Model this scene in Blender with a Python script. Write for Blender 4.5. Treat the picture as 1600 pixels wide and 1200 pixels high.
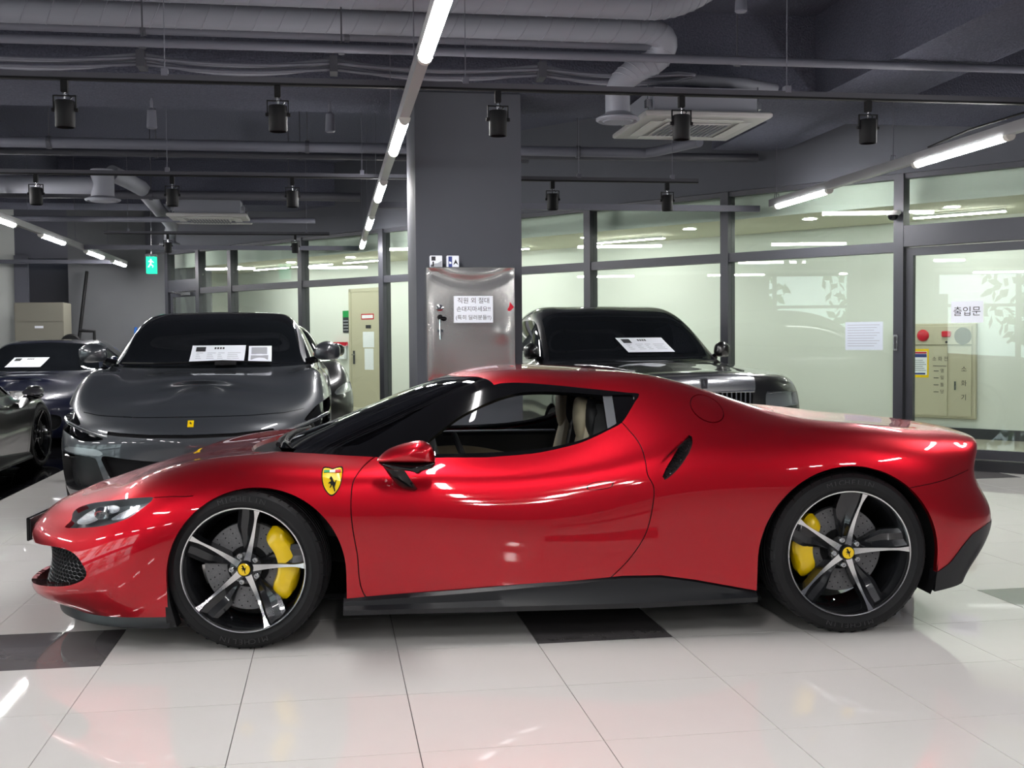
import bpy, bmesh, math, random
import numpy as np
from mathutils import Matrix, Vector

for o in list(bpy.data.objects):
    bpy.data.objects.remove(o, do_unlink=True)
SC = bpy.context.scene
COL = SC.collection
random.seed(7)

# ------------------------------------------------------------------ camera
F_PX, YAW, PITCH, ROLL, CAM_H = 1782.77, .157031, .0393746, .00828723, 1.308267
_f = Vector((math.sin(YAW)*math.cos(PITCH), math.cos(YAW)*math.cos(PITCH), -math.sin(PITCH)))
_r = Vector((math.cos(YAW), -math.sin(YAW), 0))
_d = _f.cross(_r)
_r2 = _r*math.cos(ROLL) + _d*math.sin(ROLL)
_d2 = -_r*math.sin(ROLL) + _d*math.cos(ROLL)
cam_data = bpy.data.cameras.new('camera')
cam_data.sensor_width = 36.0
cam_data.lens = F_PX/1600*36.0
cam_data.clip_end = 200
cam = bpy.data.objects.new('camera', cam_data)
m = Matrix.Identity(4)
for i in range(3):
    m[i][0], m[i][1], m[i][2] = _r2[i], -_d2[i], -_f[i]
m[2][3] = CAM_H
cam.matrix_world = m
COL.objects.link(cam)
SC.camera = cam

def to_pixel(p):
    v = Vector(p) - Vector((0, 0, CAM_H)); z = v.dot(_f)
    if z < .05: return None
    return 800+F_PX*v.dot(_r2)/z, 600+F_PX*v.dot(_d2)/z

# ------------------------------------------------------------------ world and exposure
world = bpy.data.worlds.new('world'); SC.world = world
world.use_nodes = True
bg = world.node_tree.nodes['Background']
bg.inputs[0].default_value = (.82, .92, 1.0, 1)
bg.inputs[1].default_value = 4.5
SC.view_settings.view_transform = 'Standard'
SC.view_settings.look = 'None'
SC.view_settings.gamma = 1
SC.view_settings.exposure = 0.0
SC.view_settings.use_curve_mapping = False
try:
    SC.cycles.use_denoising = True
    SC.cycles.max_bounces = 10
    SC.cycles.transparent_max_bounces = 16
    SC.cycles.sample_clamp_indirect = 6
    SC.cycles.blur_glossy = .5
except Exception:
    pass
LAMP = 142.0          # radiance of the ceiling line lamps
LOBBY = 190.0         # radiance of the lobby lamps

# ------------------------------------------------------------------ materials
MAT = {}
def mat(name, col, rough=.5, metal=0., coat=0., spec=.5, emit=None, estr=0., coat_rough=.03, alpha=None, trans=0., noise=None, bump=None):
    if name in MAT: return MAT[name]
    m = bpy.data.materials.new(name); m.use_nodes = True
    nt = m.node_tree; b = nt.nodes['Principled BSDF']
    b.inputs['Base Color'].default_value = (*col, 1)
    b.inputs['Roughness'].default_value = rough
    b.inputs['Metallic'].default_value = metal
    b.inputs['Coat Weight'].default_value = coat
    b.inputs['Coat Roughness'].default_value = coat_rough
    b.inputs['Specular IOR Level'].default_value = spec
    b.inputs['Transmission Weight'].default_value = trans
    if emit:
        b.inputs['Emission Color'].default_value = (*emit, 1)
        b.inputs['Emission Strength'].default_value = estr
    if noise:                       # (scale, amount): slight variation of the colour itself
        tc = nt.nodes.new('ShaderNodeTexCoord'); n = nt.nodes.new('ShaderNodeTexNoise')
        n.inputs['Scale'].default_value = noise[0]; n.inputs['Detail'].default_value = 6
        nt.links.new(tc.outputs['Object'], n.inputs['Vector'])
        mx = nt.nodes.new('ShaderNodeMix'); mx.data_type = 'RGBA'
        k = noise[1]
        mx.inputs[6].default_value = (*[c*(1-k) for c in col], 1)
        mx.inputs[7].default_value = (*[min(1, c*(1+k)) for c in col], 1)
        nt.links.new(n.outputs['Fac'], mx.inputs[0]); nt.links.new(mx.outputs[2], b.inputs['Base Color'])
    if bump:                        # (scale, strength, distance)
        tc = nt.nodes.new('ShaderNodeTexCoord'); n = nt.nodes.new('ShaderNodeTexNoise')
        n.inputs['Scale'].default_value = bump[0]; n.inputs['Detail'].default_value = 4
        nt.links.new(tc.outputs['Object'], n.inputs['Vector'])
        bp = nt.nodes.new('ShaderNodeBump'); bp.inputs['Strength'].default_value = bump[1]
        bp.inputs['Distance'].default_value = bump[2]
        nt.links.new(n.outputs['Fac'], bp.inputs['Height']); nt.links.new(bp.outputs['Normal'], b.inputs['Normal'])
    MAT[name] = m
    return m

def glass_mat(name, tint, rough=.0, ior=1.5):
    """thin pane: tinted see-through plus mirror reflection by Fresnel"""
    if name in MAT: return MAT[name]
    m = bpy.data.materials.new(name); m.use_nodes = True
    nt = m.node_tree; nt.nodes.clear()
    out = nt.nodes.new('ShaderNodeOutputMaterial'); mx = nt.nodes.new('ShaderNodeMixShader')
    tr = nt.nodes.new('ShaderNodeBsdfTransparent'); gl = nt.nodes.new('ShaderNodeBsdfGlossy')
    lw = nt.nodes.new('ShaderNodeLayerWeight'); lw.inputs['Blend'].default_value = .5     # Schlick's Fresnel from the facing angle
    pw = nt.nodes.new('ShaderNodeMath'); pw.operation = 'POWER'; pw.inputs[1].default_value = 5.0
    fr = nt.nodes.new('ShaderNodeMath'); fr.operation = 'MULTIPLY_ADD'
    f0 = ((ior-1)/(ior+1))**2; fr.inputs[1].default_value = 1-f0; fr.inputs[2].default_value = f0
    nt.links.new(lw.outputs['Facing'], pw.inputs[0]); nt.links.new(pw.outputs[0], fr.inputs[0])
    tr.inputs[0].default_value = (*tint, 1); gl.inputs['Roughness'].default_value = rough
    gl.inputs['Color'].default_value = (1, 1, 1, 1)
    nt.links.new(fr.outputs[0], mx.inputs[0]); nt.links.new(tr.outputs[0], mx.inputs[1]); nt.links.new(gl.outputs[0], mx.inputs[2])
    nt.links.new(mx.outputs[0], out.inputs[0])
    MAT[name] = m
    return m

def emit_mat(name, col, s):
    if name in MAT: return MAT[name]
    m = bpy.data.materials.new(name); m.use_nodes = True
    nt = m.node_tree; nt.nodes.clear()
    out = nt.nodes.new('ShaderNodeOutputMaterial'); e = nt.nodes.new('ShaderNodeEmission')
    e.inputs[0].default_value = (*col, 1); e.inputs[1].default_value = s
    nt.links.new(e.outputs[0], out.inputs[0]); MAT[name] = m
    return m

mat('red_paint', (.47, .0012, .011), rough=.36, metal=.88, coat=1.0, spec=.5)
mat('grey_paint', (.040, .045, .053), rough=.35, metal=.3, coat=1.0)
mat('black_paint', (.002, .002, .0023), rough=.3, coat=1.0)
mat('blue_paint', (.003, .005, .022), rough=.3, metal=.2, coat=1.0)
mat('gloss_black', (.003, .003, .0035), rough=.08, spec=.4)
mat('satin_black', (.008, .008, .009), rough=.42, spec=.3)
mat('matt_black', (.008, .008, .009), rough=.85, spec=.2)
mat('carbon', (.011, .012, .014), rough=.36, spec=.35)
mat('rubber', (.007, .007, .008), rough=.55, spec=.25)
mat('rubber_letter', (.022, .022, .024), rough=.5)
mat('machined', (.80, .80, .81), rough=.18, metal=1.0)
mat('rim_dark', (.022, .023, .026), rough=.22, metal=.5, coat=.6)
mat('yellow', (.86, .58, .0), rough=.3, coat=.6)
mat('brake_ceramic', (.16, .16, .165), rough=.5, metal=.3, noise=(160, .35))
mat('chrome', (.85, .85, .86), rough=.07, metal=1.0)
mat('silver', (.55, .56, .58), rough=.25, metal=1.0)
mat('cream_leather', (.55, .47, .33), rough=.55)
mat('dark_leather', (.012, .012, .013), rough=.6)
mat('lamp_dark', (.02, .021, .023), rough=.3); mat('lamp_grey', (.30, .31, .32), rough=.3, metal=.6); mat('window_post', (.10, .105, .115), rough=.35, metal=.3)
mat('white_paint', (.75, .75, .73), rough=.5)
mat('paper', (.80, .83, .90), rough=.7)
mat('ink', (.02, .02, .025), rough=.7)
mat('grey_ink', (.35, .36, .40), rough=.7)
glass_mat('dark_glass', (.012, .013, .015), ior=1.5)
glass_mat('clear_glass', (.93, .95, .94), ior=1.25)
glass_mat('lamp_glass', (.90, .92, .93), ior=1.5)
glass_mat('pane_glass', (.90, .94, .91), ior=1.5)
mat('ceiling_spray', (.082, .086, .115), rough=.95, spec=.1, noise=(55, .45), bump=(60, .9, .02))
mat('wall_grey', (.060, .064, .078), rough=.8, noise=(3, .06))
mat('back_wall_grey', (.135, .14, .15), rough=.8, noise=(3, .05))
mat('wall_white', (.62, .64, .62), rough=.8)
mat('lobby_wall', (.74, .765, .735), rough=.7)
mat('lobby_ceiling', (.66, .66, .54), rough=.8)
mat('frame_dark', (.040, .042, .052), rough=.45, metal=.2)
mat('duct_grey', (.195, .20, .235), rough=.6, metal=.1)
mat('pipe_grey', (.105, .108, .135), rough=.6)
mat('pipe_dark', (.045, .046, .058), rough=.6)
mat('track_black', (.006, .006, .007), rough=.6, spec=.2)
mat('channel_grey', (.42, .42, .43), rough=.4, metal=.5)
mat('lamp_cap', (.62, .61, .57), rough=.5)
emit_mat('tube', (1.0, .98, .97), LAMP)
emit_mat('lobby_tube', (1.0, .98, .93), LOBBY)
emit_mat('lobby_line', (1.0, .98, .93), LOBBY*.33)
emit_mat('exit_green', (.03, .75, .45), 1.6)
mat('steel_brushed', (.66, .66, .64), rough=.20, metal=.9)
mat('beige_metal', (.50, .47, .36), rough=.5)
mat('beige_dark', (.20, .19, .155), rough=.6)
mat('signal_red', (.55, .01, .03), rough=.3)
mat('threshold', (.012, .013, .016), rough=.4)
mat('lobby_floor', (.42, .40, .33), rough=.22, noise=(2, .05))
mat('grout', (.10, .09, .085), rough=.8)

mat('ac_white', (.34, .335, .33), rough=.5); mat('ac_vane', (.42, .42, .41), rough=.5)
emit_mat('exit_light', (.7, 1.0, .9), 1.6)
mat('packet_blue', (.03, .05, .22), rough=.5)
mat('blue_plastic', (.01, .12, .5), rough=.5)
mat('paper_faded', (.55, .60, .68), rough=.7)
mat('asphalt', (.18, .18, .18), rough=.9); mat('leaf', (.10, .28, .05), rough=.7); mat('bark', (.12, .08, .05), rough=.9)
mat('dark_glass_solid', (.004, .005, .006), rough=.02, spec=.5, coat=.0)
mat('exit_paint_green', (.02, .3, .08), rough=.4)

def tile_mat(name, col, k):
    m = mat(name, col, rough=.022, spec=.85)
    nt = m.node_tree; b = nt.nodes['Principled BSDF']
    oi = nt.nodes.new('ShaderNodeObjectInfo'); geo = nt.nodes.new('ShaderNodeNewGeometry')
    n = nt.nodes.new('ShaderNodeTexNoise'); n.inputs['Scale'].default_value = 1.3; n.inputs['Detail'].default_value = 8
    n.inputs['Roughness'].default_value = .65
    nt.links.new(geo.outputs['Position'], n.inputs['Vector'])
    mx = nt.nodes.new('ShaderNodeMix'); mx.data_type = 'RGBA'
    mx.inputs[6].default_value = (*[c*(1-k) for c in col], 1); mx.inputs[7].default_value = (*[c*(1+k) for c in col], 1)
    nt.links.new(n.outputs['Fac'], mx.inputs[0]); nt.links.new(mx.outputs[2], b.inputs['Base Color'])
    return m
tile_mat('tile_light', (.73, .71, .685), .05)
tile_mat('tile_black', (.008, .008, .010), .2)
tile_mat('tile_dark', (.145, .135, .138), .25)

# ------------------------------------------------------------------ object helpers
def tag(o, label=None, cat=None, group=None, kind=None):
    if label: o['label'] = label
    if cat: o['category'] = cat
    if group: o['group'] = group
    if kind: o['kind'] = kind
    return o

def link(name, me, parent=None):
    o = bpy.data.objects.new(name, me); COL.objects.link(o)
    if parent is not None: o.parent = parent
    return o

def thing(name, label, cat, loc=(0, 0, 0), rz=0., group=None):
    o = bpy.data.objects.new(name, None); COL.objects.link(o)
    o.empty_display_size = .1
    o.location = loc; o.rotation_euler = (0, 0, rz)
    return tag(o, label, cat, group)

def copy_tree(o, parent=None):
    c = o.copy(); COL.objects.link(c); c.parent = parent
    for ch in list(o.children):
        copy_tree(ch, c)
    return c

class MB:
    """collects simple shapes into one mesh"""
    def __init__(s): s.v = []; s.f = []; s.mi = []; s.cur = 0
    def add(s, vs, fs):
        k = len(s.v); s.v += [tuple(p) for p in vs]
        for f in fs: s.f.append(tuple(i+k for i in f)); s.mi.append(s.cur)
        return s
    def m(s, i): s.cur = i; return s
    def box(s, a, b, rot=None, bev=0):
        x0, y0, z0 = a; x1, y1, z1 = b
        if bev:
            e = min(bev, .45*min(abs(x1-x0), abs(y1-y0), abs(z1-z0)))
            lay = []
            for z, i in ((z0, e), (z0+e, 0), (z1-e, 0), (z1, e)):
                lay.append([(x0+i+e*0, y0+i, z), (x1-i, y0+i, z), (x1-i, y1-i, z), (x0+i, y1-i, z)])
            vs = [p for l in lay for p in l]
            fs = [(3, 2, 1, 0), (12, 13, 14, 15)]
            for q in range(3):
                for j in range(4): fs.append((4*q+j, 4*q+(j+1) % 4, 4*q+4+(j+1) % 4, 4*q+4+j))
        else:
            vs = [(x0, y0, z0), (x1, y0, z0), (x1, y1, z0), (x0, y1, z0), (x0, y0, z1), (x1, y0, z1), (x1, y1, z1), (x0, y1, z1)]
            fs = [(3, 2, 1, 0), (4, 5, 6, 7), (0, 1, 5, 4), (1, 2, 6, 5), (2, 3, 7, 6), (3, 0, 4, 7)]
        if rot is not None: vs = [rot @ Vector(p) for p in vs]
        return s.add(vs, fs)
    def tube(s, pts, r, n=10, cap=True):
        pts = [Vector(p) for p in pts]
        rs = r if isinstance(r, (list, tuple)) else [r]*len(pts)
        up = None; vs = []; fs = []
        for i, p in enumerate(pts):
            t = (pts[min(i+1, len(pts)-1)]-pts[max(i-1, 0)]).normalized()
            if up is None:
                up = Vector((0, 0, 1)) if abs(t.z) < .9 else Vector((1, 0, 0))
            a = t.cross(up)
            if a.length < 1e-4: a = t.cross(Vector((1, 0, 0)))
            a.normalize(); b = a.cross(t).normalized(); up = b
            for k in range(n):
                th = 2*math.pi*k/n
                vs.append(p+a*(rs[i]*math.cos(th))+b*(rs[i]*math.sin(th)))
        for i in range(len(pts)-1):
            for k in range(n):
                fs.append((i*n+k, i*n+(k+1) % n, (i+1)*n+(k+1) % n, (i+1)*n+k))
        if cap:
            fs.append(tuple(range(n))[::-1]); fs.append(tuple((len(pts)-1)*n+k for k in range(n)))
        return s.add(vs, fs)
    def lathe(s, prof, n=48, axis='y', closed=False, a0=0., a1=2*math.pi):
        """prof: list of (radius, offset along the axis)"""
        full = abs(a1-a0-2*math.pi) < 1e-6
        cnt = n if full else n+1
        vs = []
        for k in range(cnt):
            th = a0+(a1-a0)*k/n; c, q = math.cos(th), math.sin(th)
            for r, h in prof:
                vs.append((r*c, -h, r*q) if axis == 'y' else (r*c, r*q, h))
        P = len(prof); fs = []
        for k in range(n if full else n):
            k2 = (k+1) % cnt
            for j in range(P if closed else P-1):
                j2 = (j+1) % P
                fs.append((k*P+j, k*P+j2, k2*P+j2, k2*P+j) if axis == 'y' else (k*P+j, k2*P+j, k2*P+j2, k*P+j2))
        return s.add(vs, fs)
    def prism(s, poly, a, b, plane='xz', rot=None):
        """poly in plane extruded between a and b of the third axis"""
        def P(u, v, w): return {'xz': (u, w, v), 'xy': (u, v, w), 'yz': (w, u, v)}[plane]
        n = len(poly); vs = [P(u, v, a) for u, v in poly]+[P(u, v, b) for u, v in poly]
        if rot is not None: vs = [rot @ Vector(p) for p in vs]
        fs = [tuple(range(n)), tuple(range(2*n-1, n-1, -1))]+[(i+n, (i+1) % n+n, (i+1) % n, i) for i in range(n)]
        return s.add(vs, fs)
    def build(s, name, mats, parent=None, smooth=False, xf=None, angle=None):
        me = bpy.data.meshes.new(name)
        vs = s.v if xf is None else [tuple(xf @ Vector(p)) for p in s.v]
        me.from_pydata(vs, [], s.f)
        bm = bmesh.new(); bm.from_mesh(me); bmesh.ops.recalc_face_normals(bm, faces=bm.faces); bm.to_mesh(me); bm.free()
        if not isinstance(mats, (list, tuple)): mats = [mats]
        for mm in mats: me.materials.append(MAT[mm] if isinstance(mm, str) else mm)
        if len(mats) > 1: me.polygons.foreach_set('material_index', s.mi)
        if smooth:
            me.polygons.foreach_set('use_smooth', [True]*len(me.polygons))
            me.set_sharp_from_angle(angle=math.radians(angle or 35))
        me.update()
        return link(name, me, parent)

def text_mesh(txt, size, align='CENTER'):
    cu = bpy.data.curves.new('t', 'FONT'); cu.body = txt; cu.size = size
    cu.align_x = align; cu.align_y = 'CENTER'; cu.resolution_u = 3
    o = bpy.data.objects.new('t', cu); COL.objects.link(o)
    dg = bpy.context.evaluated_depsgraph_get()
    me = bpy.data.meshes.new_from_object(o.evaluated_get(dg))
    vs = [tuple(v.co) for v in me.vertices]; fs = [tuple(p.vertices) for p in me.polygons]
    bpy.data.objects.remove(o); bpy.data.curves.remove(cu); bpy.data.meshes.remove(me)
    return vs, fs

def add_text(mb, txt, size, xf, align='CENTER'):
    vs, fs = text_mesh(txt, size, align)
    mb.add([tuple(xf @ Vector(v)) for v in vs], fs)

HORSE = [(-.45, .62), (-.36, .78), (-.24, .92), (-.14, .80), (-.03, .66), (.08, .38), (.24, .22), (.34, .42), (.47, .52), (.42, .30), (.34, .06), (.22, -.28), (.32, -.62), (.30, -.80), (.18, -.74), (.14, -.52), (.04, -.30), (-.02, -.10), (-.12, .02), (-.20, -.22), (-.34, -.34), (-.40, -.26), (-.28, -.14), (-.26, .10), (-.40, .18), (-.50, .10), (-.54, .18), (-.42, .30), (-.28, .32), (-.24, .48), (-.32, .58)]

# ------------------------------------------------------------------ car body surfaces
class Surf:
    def __init__(s, V, N, F): s.V = V; s.N = N; s.F = F
    def copy(s): return Surf(s.V.copy(), s.N.copy(), list(s.F))
    def mirrored(s):
        V = s.V.copy(); V[:, 1] *= -1; N = s.N.copy(); N[:, 1] *= -1
        return Surf(V, N, [tuple(reversed(f)) for f in s.F])
    def offset(s, d):
        return Surf(s.V+s.N*d, s.N.copy(), list(s.F))
    def compact(s):
        if not s.F: return Surf(np.zeros((0, 3)), np.zeros((0, 3)), [])
        used = np.unique(np.concatenate([np.array(f) for f in s.F]))
        mp = -np.ones(len(s.V), int); mp[used] = np.arange(len(used))
        return Surf(s.V[used], s.N[used], [tuple(mp[list(f)]) for f in s.F])

def split(S, f):
    """cut a surface along f = 0 -> (part with f > 0, part with f < 0)"""
    f = np.where(np.abs(f) < 1e-6, 1e-6, f)
    pos = f > 0
    V = list(S.V); N = list(S.N); cache = {}
    P, Q = [], []
    def cutpt(a, b):
        k = (a, b) if a < b else (b, a)
        if k not in cache:
            t = f[k[0]]/(f[k[0]]-f[k[1]])
            V.append(S.V[k[0]]*(1-t)+S.V[k[1]]*t)
            n = S.N[k[0]]*(1-t)+S.N[k[1]]*t; N.append(n/max(np.linalg.norm(n), 1e-9))
            cache[k] = len(V)-1
        return cache[k]
    for face in S.F:
        c = sum(pos[i] for i in face)
        if c == len(face): P.append(face)
        elif c == 0: Q.append(face)
        else:
            p, q = [], []
            n = len(face)
            for j in range(n):
                a, b = face[j], face[(j+1) % n]
                (p if pos[a] else q).append(a)
                if pos[a] != pos[b]:
                    k = cutpt(a, b); p.append(k); q.append(k)
            if len(p) > 2: P.append(tuple(p))
            if len(q) > 2: Q.append(tuple(q))
    V = np.array(V); N = np.array(N)
    return Surf(V, N, P).compact(), Surf(V, N, Q).compact()

def sdist(P, poly):
    """signed distance to a closed polygon, positive inside"""
    poly = np.asarray(poly, float); A = poly; B = np.roll(poly, -1, 0)
    best = np.full(len(P), 1e9); ins = np.zeros(len(P), bool)
    for a, b in zip(A, B):
        e = b-a; w = P-a; L = e@e
        if L < 1e-12: continue
        t = np.clip(w@e/L, 0, 1); d = w-t[:, None]*e
        best = np.minimum(best, (d*d).sum(1))
        c = (a[1] > P[:, 1]) != (b[1] > P[:, 1])
        if abs(e[1]) > 1e-12:
            ins ^= c & (P[:, 0] < e[0]*(P[:, 1]-a[1])/e[1]+a[0])
    d = np.sqrt(best)
    return np.where(ins, d, -d)

def smooth_poly(pts, n=6, closed=True):
    pts = np.asarray(pts, float); M = len(pts); out = []
    rng = range(M) if closed else range(M-1)
    for i in rng:
        if closed: p0, p1, p2, p3 = pts[i-1], pts[i], pts[(i+1) % M], pts[(i+2) % M]
        else: p0, p1, p2, p3 = pts[max(i-1, 0)], pts[i], pts[i+1], pts[min(i+2, M-1)]
        for k in range(n):
            t = k/n
            out.append(.5*((2*p1)+(-p0+p2)*t+(2*p0-5*p1+4*p2-p3)*t*t+(-p0+3*p1-3*p2+p3)*t**3))
    if not closed: out.append(pts[-1])
    return np.array(out)

def _basis(n, ts):
    B = np.zeros((len(ts), n+2))
    for r, t in enumerate(ts):
        i = min(int(t), n-2); u = t-i
        B[r, i:i+4] += [(1-u)**3/6, (3*u**3-6*u*u+4)/6, (-3*u**3+3*u*u+3*u+1)/6, u**3/6]
    return B

def bspline_surface(net, per_u=14, per_v=9, sharpen=2):
    """net[station][rail] = (x, y, z), y >= 0 on the half; first and last station lie on the centre line"""
    net = np.array(net, float); net[:, :, 1] *= -1        # near side = negative local y
    S, R, _ = net.shape
    flip = np.array([1, -1, 1])
    def pad(C):
        D = np.concatenate([C[1:2]*flip, C, C[-2:-1]*flip], 0)
        lo = 2*D[:, 0:1]-D[:, 1:2]; hi = D[:, -2:-1]*flip
        return np.concatenate([lo, D, hi], 1)
    Ku, Kv = _basis(S, range(S)), _basis(R, range(R))
    C = net.copy()
    for _ in range(sharpen):
        E = np.einsum('au,uvk,bv->abk', Ku, pad(C), Kv)
        C = C+(net-E)
    us = np.linspace(0, S-1, (S-1)*per_u+1); vs = np.linspace(0, R-1, (R-1)*per_v+1)
    G = np.einsum('au,uvk,bv->abk', _basis(S, us), pad(C), _basis(R, vs))
    G[0, :, 1] = 0; G[-1, :, 1] = 0; G[:, -1, 1] = 0
    du = np.gradient(G, axis=0); dv = np.gradient(G, axis=1)
    Nn = np.cross(du, dv)
    l = np.linalg.norm(Nn, axis=2, keepdims=True); Nn = Nn/np.maximum(l, 1e-9)
    Nn[:, -1, 1] = 0; Nn[0, :, 1] = 0; Nn[-1, :, 1] = 0
    Nn /= np.maximum(np.linalg.norm(Nn, axis=2, keepdims=True), 1e-9)
    a, b = G.shape[:2]
    idx = np.arange(a*b).reshape(a, b)
    F = np.stack([idx[:-1, :-1], idx[1:, :-1], idx[1:, 1:], idx[:-1, 1:]], -1).reshape(-1, 4)
    return Surf(G.reshape(-1, 3), Nn.reshape(-1, 3), [tuple(q) for q in F.tolist()]), G, Nn

def flange(S, d, keep=None):
    """strip that turns the open edges of a surface inwards by d"""
    cnt = {}
    for f in S.F:
        for j in range(len(f)):
            a, b = f[j], f[(j+1) % len(f)]
            k = (min(a, b), max(a, b)); cnt[k] = None if k in cnt else (a, b)
    V, N, F = [], [], []; ids = {}
    def vid(i):
        if i not in ids:
            ids[i] = len(V); V.append(S.V[i]); V.append(S.V[i]-S.N[i]*d)
            N.append(S.N[i]); N.append(S.N[i])
        return ids[i]
    for e in cnt.values():
        if e is None: continue
        a, b = e
        if abs(S.V[a][1]) < 2e-3 and abs(S.V[b][1]) < 2e-3: continue
        if keep is not None and not keep(S.V[a]): continue
        p, q = vid(a), vid(b); F.append((p, p+1, q+1, q))
    return Surf(np.array(V).reshape(-1, 3), np.array(N).reshape(-1, 3), F)

def surf_obj(name, parts, mats, parent, flanges=()):
    """parts: list of (Surf, material slot)"""
    V, F, MI, NN = [], [], [], []
    k = 0
    for S, mi in parts:
        if len(S.F) == 0: continue
        V.append(S.V); NN.append(S.N); F += [tuple(int(i)+k for i in f) for f in S.F]; MI += [mi]*len(S.F); k += len(S.V)
    nS = k
    for S, mi in flanges:
        if len(S.F) == 0: continue
        V.append(S.V); F += [tuple(int(i)+k for i in f) for f in S.F]; MI += [mi]*len(S.F); k += len(S.V)
        NN.append(np.zeros_like(S.V))
    if not V: return None
    V = np.concatenate(V); NN = np.concatenate(NN)
    me = bpy.data.meshes.new(name); me.from_pydata(V.tolist(), [], F)
    if not isinstance(mats, (list, tuple)): mats = [mats]
    for mm in mats: me.materials.append(MAT[mm])
    me.polygons.foreach_set('material_index', MI)
    me.polygons.foreach_set('use_smooth', [True]*len(me.polygons))
    me.update()
    me.normals_split_custom_set_from_vertices(NN.tolist())
    return link(name, me, parent)

def both(S): return [(S, 0), (S.mirrored(), 0)]
def XZ(S): return S.V[:, [0, 2]]
def YZ(S): return np.stack([-S.V[:, 1], S.V[:, 2]], 1)
def XY(S): return np.stack([S.V[:, 0], -S.V[:, 1]], 1)

def pillow(mb, outline, y0, y1, n=9, power=2.6, plane='xz', shrink=.0, xf=None):
    """rounded solid: an outline swept across its thickness and closed smoothly"""
    o = np.asarray(outline, float); c = o.mean(0); M = len(o); vs = []
    for i in range(n):
        t = -1+2*i/(n-1); t = math.sin(t*math.pi/2)
        k = (1-abs(t)**power)**(1/power)
        k = max(k, .02)
        y = (y0+y1)/2+(y1-y0)/2*t
        for p in o:
            q = c+(p-c)*k
            v = {'xz': (q[0], y, q[1]), 'yz': (y, q[0], q[1]), 'xy': (q[0], q[1], y)}[plane]
            vs.append(v if xf is None else tuple(xf @ Vector(v)))
    fs = [tuple(range(M)), tuple(range((n-1)*M, n*M))]
    for i in range(n-1):
        for j in range(M): fs.append((i*M+j, i*M+(j+1) % M, (i+1)*M+(j+1) % M, (i+1)*M+j))
    return mb.add(vs, fs)

# ------------------------------------------------------------------ structure: floor
WT = Vector((.62759, -.77852, 0)); WN = Vector((.77852, .62759, 0)); W0 = Vector((0, 17.865, 0))
WM = Matrix(((WT.x, WN.x, 0, W0.x), (WT.y, WN.y, 0, W0.y), (0, 0, 1, 0), (0, 0, 0, 1)))   # frame of the glass wall
def beyond(x, y): return (x-W0.x)*WN.x+(y-W0.y)*WN.y
floor = tag(MB().box((-13, -8, -.06), (14, 22.6, -.012)).build('floor', 'grout'), kind='structure')
T0X, T0Y, TS = -.939866, 3.575741, .6
def tile_mesh(name, m):
    g = .0016; b = MB().box((g, g, -.012), (TS-g, TS-g, 0))
    o = b.build(name, m); me = o.data; bpy.data.objects.remove(o); return me
TL, TD, TB = tile_mesh('tile', 'tile_light'), tile_mesh('dark_tile', 'tile_dark'), tile_mesh('black_tile', 'tile_black')
cells = []
for i in range(-20, 24):
    for j in range(-19, 31):
        x, y = T0X+i*TS, T0Y+j*TS
        if min(beyond(x, y), beyond(x+TS, y), beyond(x, y+TS), beyond(x+TS, y+TS)) > .1: continue
        if y+TS > 22 or x < -13: continue
        px = [to_pixel((x+a*TS, y+b*TS, 0)) for a in (0, 1) for b in (0, 1)]
        area = 0
        if all(px):
            xs = [min(max(p[0], 0), 1600) for p in px]; ys = [min(max(p[1], 0), 1200) for p in px]
            area = (max(xs)-min(xs))*(max(ys)-min(ys))
        dark = (i % 4 == 3) and (j % 4 == 2)
        lane = i <= -4 and j < 21
        cells.append((area, i, j, x, y, 2 if lane else int(dark)))
cells.sort(reverse=True)
for area, i, j, x, y, dark in cells[:260]:
    o = link('tile', (TL, TD, TB)[dark], floor); o.location = (x, y, 0)
rest = MB(); g = .0016
for area, i, j, x, y, dark in cells[260:]:
    rest.m(dark).box((x+g, y+g, -.012), (x+TS-g, y+TS-g, 0))
tag(rest.build('tile_field', ['tile_light', 'tile_dark', 'tile_black'], floor), kind='stuff')

# ------------------------------------------------------------------ structure: ceiling and beams
ceiling = tag(MB().box((-13, -8, 4.0), (14, 22.6, 4.12)).build('ceiling', 'ceiling_spray'), kind='structure')
MB().box((-13, 9.2, 3.3), (9.2, 10.17, 4.0)).build('beam', 'ceiling_spray', ceiling)
MB().box((-13, 17.6, 3.35), (.1, 18.5, 4.0)).build('beam', 'ceiling_spray', ceiling)
MB().box((4.07, -8, 3.32), (4.85, 9.2, 4.0)).build('beam', 'ceiling_spray', ceiling)
MB().box((4.07, 10.17, 3.32), (4.85, 11.85, 4.0)).build('beam', 'ceiling_spray', ceiling)
MB().box((-4.6, 10.17, 3.4), (-3.9, 17.6, 4.0)).build('beam', 'ceiling_spray', ceiling)
MB().box((-13, .6, 3.35), (4.07, 1.5, 4.0)).build('beam', 'ceiling_spray', ceiling)

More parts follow.
